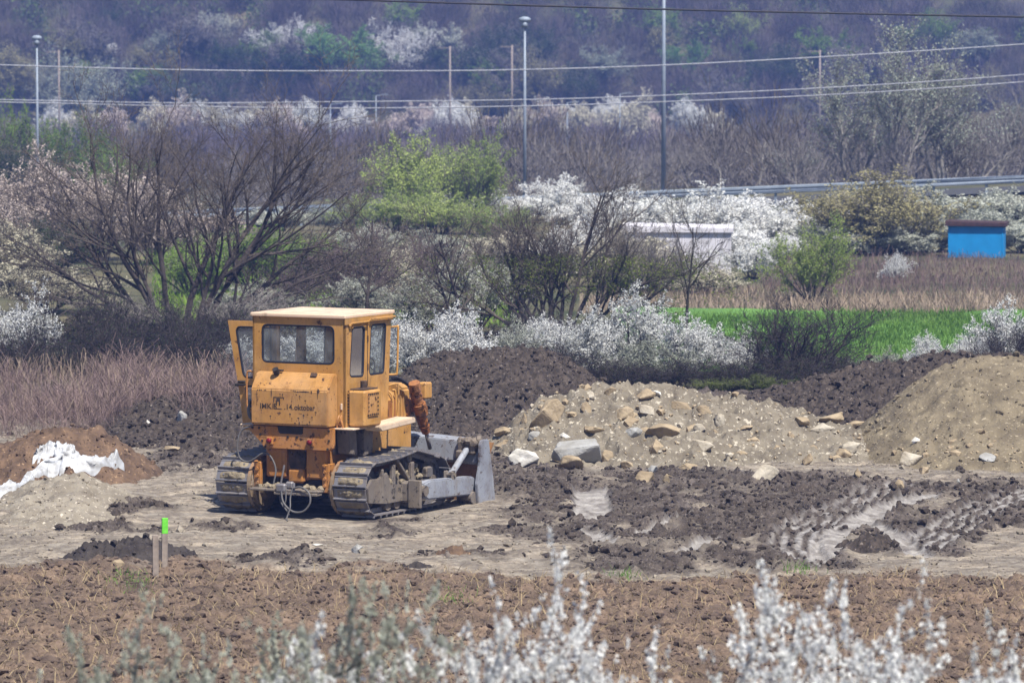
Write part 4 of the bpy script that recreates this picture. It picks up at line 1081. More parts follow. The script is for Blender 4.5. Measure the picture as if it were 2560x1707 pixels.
for s in (-1, 1):
    bm = bmesh.new(); prism_bm(bm, [(-.20, .0), (-.26, .35), (-.20, .62), (-.20, .93), (-.16, .99), (.0, .99), (.14, .45), (.24, -.06), (.02, -.08)], 'x', s * BW - .025, s * BW + .025, .008)
    bm_obj('end_plate', bm, M['blade_grey'], bl)
bm = bmesh.new(); prism_bm(bm, [(.19, -.10), (.32, -.12), (.30, .04), (.21, .06)], 'x', -BW + .02, BW - .02, .006)
bm_obj('cutting_edge', bm, M['track_steel'], bl)
bm = bmesh.new(); box_bm(bm, (BW - .26, -.12, .86), (.30, .16, .20), .03); box_bm(bm, (BW - .30, -.22, .76), (.14, .14, .12), .02)
for i in range(14):
    r = bmesh.ops.create_icosphere(bm, subdivisions=2, radius=rr.uniform(.04, .08), matrix=Matrix.Translation((BW - rr.uniform(.08, .42), -.12 + rr.gauss(0, .03), .95 + rr.gauss(0, .015))))
    for v in r['verts']: v.co += Vector((rr.gauss(0, .008), rr.gauss(0, .008), rr.gauss(0, .008)))
bm_obj('strut_bracket', bm, M['muddy_steel'], bl)
bm = bmesh.new(); box_bm(bm, (BW - .16, -.20, .16), (.20, .20, .26), .03); cyl_bm(bm, (BW - .28, -.25, .15), (BW - .02, -.25, .15), .09, n=20)
bm_obj('arm_socket', bm, M['muddy_steel'], bl)
for s in (-1, 1):
    X = s * 1.37
    bm = bmesh.new(); prism_bm(bm, [(.05, .22), (.05, .42), (.25, .455), (1.55, .40), (1.68, .34), (1.68, .20), (1.55, .13), (.2, .18)], 'x', X - .085, X + .085, .02)
    bm_obj('push_arm', bm, M['blade_grey'], dz)
    bm = bmesh.new(); box_bm(bm, (s * 1.26, .04, .30), (.26, .22, .30), .03); cyl_bm(bm, (s * 1.1, .04, .32), (s * 1.50, .04, .32), .075, n=18); box_bm(bm, (X, -.06, .28), (.20, .06, .40), .01); cyl_bm(bm, (X + s * .04, -.05, .10), (X + s * .04, -.05, .46), .03, n=10)
    bm_obj('arm_pivot', bm, M['muddy_steel'], dz)
    bm = bmesh.new(); a, b_ = Vector((X, 1.02, .46)), Vector((X - s * .06, 1.74, .86)); d = (b_ - a).normalized()
    cyl_bm(bm, a, b_, .047, n=18); cyl_bm(bm, b_ - d * .06, b_ + d * .02, .065, n=18); cyl_bm(bm, a - d * .02, a + d * .06, .06, n=18)
    st = bm_obj('brace_strut', bm, M['blade_grey'], dz, False)
    bm = bmesh.new(); box_bm(bm, (X - .06, .98, .46), (.03, .12, .14), .02); box_bm(bm, (X + .06, .98, .46), (.03, .12, .14), .02); cyl_bm(bm, (X - .09, .99, .47), (X + .09, .99, .47), .03, n=12)
    bm_obj('strut_fork', bm, M['muddy_steel'], st)

# --- tracks
PIT = .168
def track_path():
    """closed loop in y,z for the pin line: rear sprocket, up over the carrier roller, front idler, along the ground"""
    pts = []
    ys, zs, r1 = -.86, .415, .36; yf, zf, r2 = .93, .385, .33
    for k in range(0, 21):
        a = R(-90 - 9.4 * k); pts.append((ys + r1 * math.cos(a), zs + r1 * math.sin(a)))
    for t in np.linspace(.08, 1, 8): pts.append((ys + .06 + (.30 - ys - .06) * t, zs + r1 + (.855 - zs - r1) * t - .02 * math.sin(t * math.pi)))
    for t in np.linspace(.1, .9, 6): pts.append((.30 + (yf - .1 - .30) * t, .855 + (zf + r2 - .855 + .03) * t))
    for k in range(0, 19):
        a = R(98 - 10.4 * k); pts.append((yf + r2 * math.cos(a), zf + r2 * math.sin(a)))
    for t in np.linspace(.05, .95, 8): pts.append((yf + (ys - yf) * t, .055))
    P = np.array(pts); P = np.vstack([P, P[:1]])
    s = np.concatenate([[0], np.cumsum(np.hypot(*np.diff(P, axis=0).T))])
    n = int(round(s[-1] / PIT)); q = np.linspace(0, s[-1], n, endpoint=False)
    pos = np.stack([np.interp(q, s, P[:, 0]), np.interp(q, s, P[:, 1])], -1)
    q2 = np.mod(q + .04, s[-1]); q1 = np.mod(q - .04, s[-1])
    tan = np.stack([np.interp(q2, s, P[:, 0]) - np.interp(q1, s, P[:, 0]), np.interp(q2, s, P[:, 1]) - np.interp(q1, s, P[:, 1])], -1)
    return pos, tan / np.linalg.norm(tan, axis=1)[:, None]
SW = .52
def shoe_mesh(seed, mud):
    """track shoe: local y along the loop, z outward; plate, grouser bar, chain links, caked mud"""
    bm = bmesh.new()
    box_bm(bm, (0, 0, .012), (SW, PIT * .97, .018), .003)
    prism_bm(bm, [(-PIT * .47, .018), (-PIT * .47 + .030, .018), (-PIT * .47 + .020, .060), (-PIT * .47 + .004, .060)], 'x', -SW / 2, SW / 2, .002)
    box_bm(bm, (0, PIT * .44, .024), (SW, .018, .012), .002)
    for s in (-.085, .085): box_bm(bm, (s, 0, -.035), (.035, PIT * 1.05, .075), .006)
    for s in (-.14, -.03, .03, .14): cyl_bm(bm, (s, .02, .02), (s, .02, .036), .016, n=6)
    for f in bm.faces: f.material_index = 0
    if mud:
        rg_ = np.random.RandomState(seed); nx, ny = 18, 7
        G = [[None] * ny for _ in range(nx)]
        for i in range(nx):
            for j in range(ny):
                u = (i / (nx - 1) - .5); v = (j / (ny - 1) - .5)
                k = max(0, 1 - (abs(u) / .46) ** 3) * max(0, 1 - (abs(v) / .5) ** 4)
                hgt = .016 + k * (.012 + .026 * rg_.rand()) * mud * (.5 + abs(math.sin(u * 7 + seed)))
                G[i][j] = bm.verts.new((u * SW * .9, .010 + v * PIT * .70, hgt))
        for i in range(nx - 1):
            for j in range(ny - 1):
                f = bm.faces.new((G[i][j], G[i + 1][j], G[i + 1][j + 1], G[i][j + 1])); f.material_index = 1; f.smooth = True
    bmesh.ops.recalc_face_normals(bm, faces=bm.faces[:])
    me = bpy.data.meshes.new('track_shoe'); bm.to_mesh(me); bm.free()
    me.materials.append(M['track_steel']); me.materials.append(M['caked_mud'])
    return me
SHOES = [shoe_mesh(i, m) for i, m in enumerate([1.0, .8, 1.2, .6, 1.1, .9])]
pos, tan = track_path()
for s in (-1, 1):
    XC = s * .965
    bm = bmesh.new()
    prism_bm(bm, [(-.62, .20), (.78, .20), (.80, .44), (.40, .50), (-.10, .52), (-.60, .46)], 'x', XC - .14, XC + .14, .02)
    for y in (-.42, -.16, .10, .36, .60): cyl_bm(bm, (XC - .17, y, .16), (XC + .17, y, .16), .095, n=18)
    cyl_bm(bm, (XC - .12, .30, .76), (XC + .12, .30, .76), .07, n=16); box_bm(bm, (XC, .30, .62), (.14, .14, .26), .02)
    tr = bm_obj('track', bm, M['muddy_steel'], dz)
    for i, (p, t) in enumerate(zip(pos, tan)):
        o = link('track_shoe', SHOES[(i * 5 + (2 if s > 0 else 0)) % 6], tr)
        a = math.atan2(t[1], t[0])
        o.location = (XC, p[0], p[1]); o.rotation_euler = (a, 0, 0)
    # sprocket and idler
    bm = bmesh.new(); cyl_bm(bm, (XC - .05, -.86, .415), (XC + .05, -.86, .415), .31, n=28)
    for k in range(14):
        a = k * math.pi / 7; box_bm(bm, (XC, -.86 + .33 * math.cos(a), .415 + .33 * math.sin(a)), (.06, .07, .07), .01, Matrix.Rotation(a, 3, 'X'))
    cyl_bm(bm, (XC + s * .05, -.86, .415), (XC + s * .16, -.86, .415), .20, .12, n=24)
    bm_obj('sprocket', bm, M['muddy_steel'], tr)
    bm = bmesh.new(); cyl_bm(bm, (XC - .08, .93, .385), (XC + .08, .93, .385), .28, n=32); cyl_bm(bm, (XC - .10, .93, .385), (XC + .10, .93, .385), .22, n=32); cyl_bm(bm, (XC - .17, .93, .385), (XC + .17, .93, .385), .08, n=20)
    bm_obj('idler_wheel', bm, M['muddy_steel'], tr)
    # inner final drive drum
    bm = bmesh.new(); I = s * .70
    for (x0, x1, r0, r1) in [(I, I - s * .05, .405, .40), (I - s * .05, I - s * .10, .36, .33), (I - s * .10, I - s * .16, .24, .20)]: cyl_bm(bm, (x0, -.86, .415), (x1, -.86, .415), r0, r1, n=36)
    for k in range(10): a = k * math.pi / 5; cyl_bm(bm, (I - s * .05, -.86 + .37 * math.cos(a), .415 + .37 * math.sin(a)), (I - s * .075, -.86 + .37 * math.cos(a), .415 + .37 * math.sin(a)), .02, n=6)
    bm_obj('final_drive', bm, M['drum_paint'], dz)
    # outer guards, ribs and caked mud
    bm = bmesh.new(); O = XC + s * .17
    prism_bm(bm, [(-1.06, .22), (-.55, .17), (.04, .17), (.04, .40), (-.40, .44), (-.52, .62), (-.78, .55), (-.98, .56), (-1.10, .44)], 'x', min(O, O + s * .04), max(O, O + s * .04), .01)
    for y, w, z1 in [(-.34, .09, .74), (.22, .09, .72), (-.66, .05, .66)]: box_bm(bm, (O + s * .02, y, .48), (.07, w, (z1 - .26)), .015)
    box_bm(bm, (O, -.05, .62), (.10, .05, .62), .01, Matrix.Rotation(R(48), 3, 'X'))
    box_bm(bm, (O, .72, .52), (.10, .16, .16), .02)
    bm_obj('track_guard', bm, M['muddy_steel'], tr)
    for k in range(5):
        bm = bmesh.new(); box_bm(bm, (O + s * .055, .66 + k * .03, .52), (.01, .012, .13), .002); bm_obj('guard_rib', bm, M['track_steel'], tr)
    bm = bmesh.new()
    for i in range(90):
        y = rr.uniform(-.95, .95); z = rr.uniform(.25, .62) if abs(y) < .6 else rr.uniform(.3, .5)
        r = bmesh.ops.create_icosphere(bm, subdivisions=2, radius=rr.uniform(.03, .085), matrix=Matrix.Translation((XC + s * rr.uniform(.02, .16), y, z)) @ Matrix.Diagonal((.8, 1.2, .7, 1)))
        for v in r['verts']: v.co += Vector((rr.gauss(0, .01), rr.gauss(0, .01), rr.gauss(0, .01)))
    bm_obj('caked_mud', bm, M['caked_mud'], tr)
# ------------------------------------------------------------------ plants
leafmat('scrub_purple', (.17, .135, .14), (.065, .052, .058), .2, .3)
leafmat('scrub_brown', (.16, .135, .11), (.06, .05, .042), .2, .3)
leafmat('scrub_grey', (.22, .20, .19), (.12, .105, .105), .2, .3)
leafmat('scrub_green', (.13, .17, .07), (.06, .085, .035), .3, .25)
class Skel:
    def __init__(self, seed):
        self.rg = np.random.RandomState(seed); self.lines = []       # (points, radii, level)
    def branch(self, p, d, L, r, lev, P):
        rg = self.rg; n = P['segs'][lev]; pts = [p]; dirs = []
        for i in range(n):
            d = d + rg.randn(3) * P['wander'][lev]
            d[2] += P['up'][lev]
            d = d / np.sqrt(d @ d); p = p + d * (L / n); pts.append(p); dirs.append(d)
        rad = r * (1 - (1 - P['taper']) * np.linspace(0, 1, n + 1))
        self.lines.append((np.array(pts), rad, lev))
        if lev + 1 < len(P['segs']):
            k = P['kids'][lev]; k = k if isinstance(k, int) else rg.randint(k[0], k[1] + 1)
            for j in range(k):
                f = P['from'][lev] + (1 - P['from'][lev]) * (j + rg.rand()) / k
                q = f * n; i = min(int(q), n - 1); t = q - i
                b = pts[i] * (1 - t) + pts[i + 1] * t
                dd = dirs[i]; s = np.cross(dd, rg.randn(3)); s /= np.sqrt(s @ s) + 1e-9
                a = P['ang'][lev] * (.6 + .8 * rg.rand())
                nd = dd * math.cos(a) + s * math.sin(a)
                rr_ = (rad[i] * (1 - t) + rad[i + 1] * t) * P['rr']
                self.branch(b, nd, L * P['lr'][lev] * (.55 + .9 * rg.rand()) * (1.15 - .5 * f), max(rr_, P['rmin']), lev + 1, P)
    def tubes(self, lo=0, hi=9):
        groups = {}
        for p, r, l in self.lines:
            if lo <= l <= hi: groups.setdefault((len(p), 6 if l == 0 else (4 if l == 1 else 3)), []).append((p, r))
        V, F, off = [], [], 0
        for (n, k), g in groups.items():
            P = np.array([a for a, b in g]); Rr = np.array([b for a, b in g]); N = len(P)
            Tn = np.gradient(P, axis=1); Tn /= np.linalg.norm(Tn, axis=2, keepdims=True) + 1e-9
            ref = np.where(np.abs(Tn[..., 2:3]) > .9, np.array([1., 0, 0]), np.array([0, 0, 1.]))
            U = np.cross(Tn, ref); U /= np.linalg.norm(U, axis=2, keepdims=True) + 1e-9; W = np.cross(Tn, U)
            a = np.arange(k) * 2 * math.pi / k
            ring = P[:, :, None] + Rr[:, :, None, None] * (np.cos(a)[:, None] * U[:, :, None] + np.sin(a)[:, None] * W[:, :, None])
            V.append(ring.reshape(-1, 3))
            i = np.arange(n - 1)[:, None] * k; j = np.arange(k)[None]; jn = (j + 1) % k
            q = np.stack([i + j, i + jn, i + k + jn, i + k + j], -1).reshape(-1, 4)
            F.append((q[None] + (np.arange(N) * n * k)[:, None, None] + off).reshape(-1, 4)); off += N * n * k
        return np.concatenate(V), np.concatenate(F)
    def points(self, lo, n, zmin=-9, zmax=99, spread=.02):
        """n places along the branches of level lo and finer"""
        A, B = [], []
        for p, r, l in self.lines:
            if l >= lo: A.append(p[:-1]); B.append(p[1:])
        A = np.concatenate(A); B = np.concatenate(B); w = np.linalg.norm(B - A, axis=1)
        m = (A[:, 2] > zmin) & (A[:, 2] < zmax)
        A, B, w = A[m], B[m], w[m]
        i = self.rg.choice(len(A), n, p=w / w.sum()); t = self.rg.rand(n, 1)
        return A[i] * (1 - t) + B[i] * t + self.rg.randn(n, 3) * spread
def quads(C, size, rg, aspect=1.0, up=None):
    n = len(C); S = (size * (.6 + .8 * rg.rand(n)))[:, None]
    u = rg.randn(n, 3)
    if up is not None: u = u * .5 + np.array(up)
    u /= np.linalg.norm(u, axis=1, keepdims=True)
    w = np.cross(u, rg.randn(n, 3)); w /= np.linalg.norm(w, axis=1, keepdims=True) + 1e-9
    u = u * S * aspect / 2; w = w * S / 2
    V = np.stack([C - u - w * .6, C - u * .2 + w, C + u + w * .3, C + u * .3 - w], 1).reshape(-1, 3)
    return V, np.arange(4 * n).reshape(-1, 4)
def norm_mesh(parts, bot=0.0):
    """scale the parts together to height 1 and mean half-width .5; returns them"""
    A = np.concatenate([p[0] for p in parts])
    h = np.percentile(A[:, 2], 99.7); wx = np.percentile(np.abs(A[:, 0]), 98.5); wy = np.percentile(np.abs(A[:, 1]), 98.5)
    w = (wx + wy) / 2
    return [(p[0] * np.array([.5 / w, .5 / w, 1 / h]), p[1]) for p in parts], h, w
PROTO = {}
def proto(key, skel, split, tmat, wmat, leaf=None, names=('trunk', 'twigs', 'blossom')):
    """trunk (coarse branches), twigs (fine ones) and leaves as three meshes of unit size"""
    parts = [skel.tubes(0, split), skel.tubes(split + 1, 9)]
    mats = [tmat, wmat]
    if leaf is not None: parts.append(leaf[0]); mats.append(leaf[1])
    parts, h, w = norm_mesh(parts)
    ms = []
    for (v, f), m, nm in zip(parts, mats, names):
        ms.append((nm, mesh_np(nm, v, [f], M[m] if isinstance(m, str) else m, smooth=nm != 'blossom')))
    PROTO[key] = ms
def plant(key, name, label, cat, group, px, top, Y, wpx, rz=None, zoff=0.0, swap=None, base=None, only=None, depth=1.0):
    """stand a plant whose crown top is seen at (px, top) at distance Y, wpx photo pixels wide"""
    q = at(px, top, Y)
    zg = float(surf([q.x], [Y])[0]) if Y < 120 else float(base_z(np.array([q.x]), np.array([float(Y)]))[0])
    zg += zoff
    hgt = max(q.z - zg, .25); w = wpx / FPX * Y
    o = empty(name, (q.x, Y, zg - .02), random.uniform(0, 6.28) if rz is None else rz)
    o.scale = (w, w * depth, hgt)
    tag(o, label, cat, group)
    for nm, me in PROTO[key]:
        if only and nm not in only: continue
        c = link(nm, me, o)
        if swap and nm in swap:
            c.material_slots[0].link = 'OBJECT'; c.material_slots[0].material = M[swap[nm]]
    return o
Z3 = np.array([0., 0, 0])
def stems(sk, n, L, r, spread, P, jit=.1, tilt0=.15):
    for i in range(n):
        a = 2 * math.pi * (i + sk.rg.rand() * .7) / n; t = tilt0 + spread * sk.rg.rand()
        d = np.array([math.cos(a) * math.sin(t), math.sin(a) * math.sin(t), math.cos(t)])
        sk.branch(np.array([math.cos(a) * jit, math.sin(a) * jit, 0]), d, L * (.75 + .4 * sk.rg.rand()), r * (.6 + .5 * sk.rg.rand()), 0, P)
# blossom shrubs: several dark stems, ascending twigs thick with small flowers
PB = dict(segs=[6, 5, 4, 3], wander=[.10, .14, .16, .16], up=[.05, .06, .05, .04], taper=.3, kids=[8, 7, 5], ang=[.75, .7, .6], lr=[.55, .55, .5], rr=.55, rmin=.006)
PB['from'] = [.2, .12, .1]
for k in range(4):
    sk = Skel(40 + k); stems(sk, 9, 1.3, .03, .75, PB, .12)
    C = sk.points(2, 19000, .38, 99, .02); C2 = sk.points(2, 2200, .1, .5, .022)
    proto('blossom%d' % k, sk, 1, 'bark', 'twig_dark', (quads(np.concatenate([C, C2]), .028, sk.rg), 'blossom'))
    C = sk.points(2, 15000, .25, 99, .035)
    proto('froth%d' % k, sk, 1, 'bark', 'twig_grey', (quads(C, .046, sk.rg), 'blossom'))
# spiky blossom branches for the near shrubs: long wands set with flowers
PF = dict(segs=[7, 6, 5], wander=[.13, .15, .16], up=[.0, .03, .04], taper=.3, kids=[8, 9], ang=[.9, .85], lr=[.6, .34], rr=.55, rmin=.004)
PF['from'] = [.3, .1]
for k in range(3):
    sk = Skel(60 + k); stems(sk, 6, 1.4, .03, .95, PF, .1)
    c0 = sk.points(1, 3800, .45, 99, .003); C = np.repeat(c0, 7, 0) + sk.rg.randn(3800 * 7, 3) * np.array([.008, .008, .011])
    proto('wand%d' % k, sk, 0, 'twig_dark', 'twig_dark', (quads(C, .0155, sk.rg), 'blossom'))
# bare shrubs
PS = dict(segs=[6, 5, 4, 3], wander=[.08, .12, .15, .15], up=[.04, .06, .05, .04], taper=.3, kids=[8, 7, 4], ang=[.55, .6, .6], lr=[.6, .55, .5], rr=.55, rmin=.005)
PS['from'] = [.15, .12, .1]
for k in range(3):
    sk = Skel(80 + k); stems(sk, 11, 1.3, .028, .6, PS, .14)
    proto('bare%d' % k, sk, 0, 'bark', 'twig')
# dense dark bush at the foot of the hedge
PD = dict(segs=[5, 4, 4, 3], wander=[.12, .18, .2, .2], up=[.03, .04, .03, .02], taper=.3, kids=[9, 8, 5], ang=[.8, .8, .7], lr=[.6, .55, .5], rr=.6, rmin=.006)
PD['from'] = [.1, .1, .1]
for k in range(2):
    sk = Skel(90 + k); stems(sk, 13, 1.1, .026, .95, PD, .2)
    C = sk.points(2, 1800, .05, 99, .03)
    proto('thicket%d' % k, sk, 0, 'bark', 'twig_dark', (quads(C, .03, sk.rg), 'leaf_dark'), ('trunk', 'twigs', 'leaves'))
# the big fan-shaped leafless tree at left
PT = dict(segs=[9, 7, 6, 4, 3], wander=[.08, .10, .12, .14, .15], up=[.020, .035, .045, .04, .03], taper=.3, kids=[9, 6, 6, 3], ang=[.62, .62, .6, .6], lr=[.55, .55, .52, .5], rr=.62, rmin=.0055)
PT['from'] = [.22, .15, .1, .1]
sk = Skel(101)
for (a, t, L, r, x) in [(-1, 1.02, 4.6, .075, -.35), (-1, .78, 4.8, .085, -.3), (-1, .46, 5.6, .10, -.25), (-1, .16, 5.4, .09, -.1), (1, .06, 5.6, .10, .05), (1, .30, 5.8, .11, .2), (1, .56, 6.0, .12, .3), (1, .82, 5.2, .09, .35), (1, 1.08, 4.4, .07, .4), (-1, .62, 4.6, .07, -.2), (1, .44, 5.0, .08, .2)]:
    b = sk.rg.uniform(-.45, .45)
    sk.branch(np.array([x, sk.rg.uniform(-.2, .2), 0]), np.array([a * math.sin(t) * math.cos(b), math.sin(t) * math.sin(b) + .1, math.cos(t)]), L, r, 0, PT)
proto('big_tree', sk, 1, 'bark', 'twig')
# the many-stemmed bush in the middle with a haze of young leaves
sk = Skel(112); PM = dict(PT); PM['kids'] = [8, 7, 5, 2]
for i in range(13):
    t = -1.0 + 2.0 * i / 12; b = sk.rg.uniform(-.5, .5)
    sk.branch(np.array([t * .5, sk.rg.uniform(-.3, .3), 0]), np.array([math.sin(t * .85), b * .6, math.cos(t * .85)]), 3.0 * (1 + .35 * (t > .2) * (1 - t) * 2) * sk.rg.uniform(.75, 1.1), .065, 0, PM)
C = sk.points(2, 13000, .5, 2.4, .05)
proto('leafing', sk, 1, 'bark', 'twig', (quads(C, .032, sk.rg), 'leaf_bud'), ('trunk', 'twigs', 'leaves'))
# small single trees
PX = dict(segs=[7, 6, 5, 4], wander=[.10, .13, .15, .15], up=[.05, .05, .06, .05], taper=.3, kids=[9, 7, 4], ang=[.85, .7, .6], lr=[.62, .55, .5], rr=.55, rmin=.006)
PX['from'] = [.28, .15, .1]
for k in range(3):
    sk = Skel(120 + k); sk.branch(Z3, np.array([.05, 0, 1.]), 2.6, .07, 0, PX)
    if k == 2: sk.branch(Z3, np.array([-.25, 0, 1.]), 2.2, .06, 0, PX)
    proto('small_tree%d' % k, sk, 1, 'bark', 'twig')
# leafy round shrub and willow-like trees: fine upright twigs with small leaves
PL = dict(segs=[6, 5, 4, 3], wander=[.06, .10, .12, .14], up=[.05, .08, .08, .06], taper=.3, kids=[8, 7, 4], ang=[.5, .55, .6], lr=[.6, .55, .5], rr=.55, rmin=.005)
PL['from'] = [.2, .12, .1]
for k in range(3):
    sk = Skel(130 + k); stems(sk, 12, 1.4, .028, .7, PL, .12)
    C = sk.points(2, 17000, .3, 99, .03)
    proto('leafy%d' % k, sk, 0, 'bark', 'twig_grey', (quads(C, .027, sk.rg, 1.6, (0, 0, .3)), 'leaf_green'), ('trunk', 'twigs', 'leaves'))
PW = dict(segs=[8, 6, 5, 4], wander=[.06, .10, .12, .14], up=[.05, .07, .05, .03], taper=.3, kids=[12, 8, 5], ang=[.55, .6, .6], lr=[.46, .5, .5], rr=.55, rmin=.008)
PW['from'] = [.22, .12, .1]
PW['kids'] = [13, 9, 6]
for k in range(3):
    sk = Skel(140 + k)
    for i in range(2 + k % 2): sk.branch(np.array([i * .3, 0, 0]), np.array([(-.3, .25, .05)[i], .1 * i, 1.]), 5.5, .13, 0, PW)
    C = sk.points(2, 14000, 1.2, 99, .06)
    proto('crowned%d' % k, sk, 1, 'bark_pale', 'twig_grey', (quads(C, .07, sk.rg, 1.6), 'leaf_pale'), ('trunk', 'twigs', 'crown'))

for k in range(3):
    sk = Skel(150 + k)
    for i in range(3): sk.branch(np.array([i * .4 - .4, 0, 0]), np.array([(-.3, .0, .3)[i], .1 * i, 1.]), 5.5, .10, 0, PW)
    C = sk.points(2, 6000, 1.2, 99, .06)
    proto('sparse%d' % k, sk, 1, 'bark_pale', 'twig_grey', (quads(C, .06, sk.rg, 1.6), 'leaf_pale'), ('trunk', 'twigs', 'crown'))
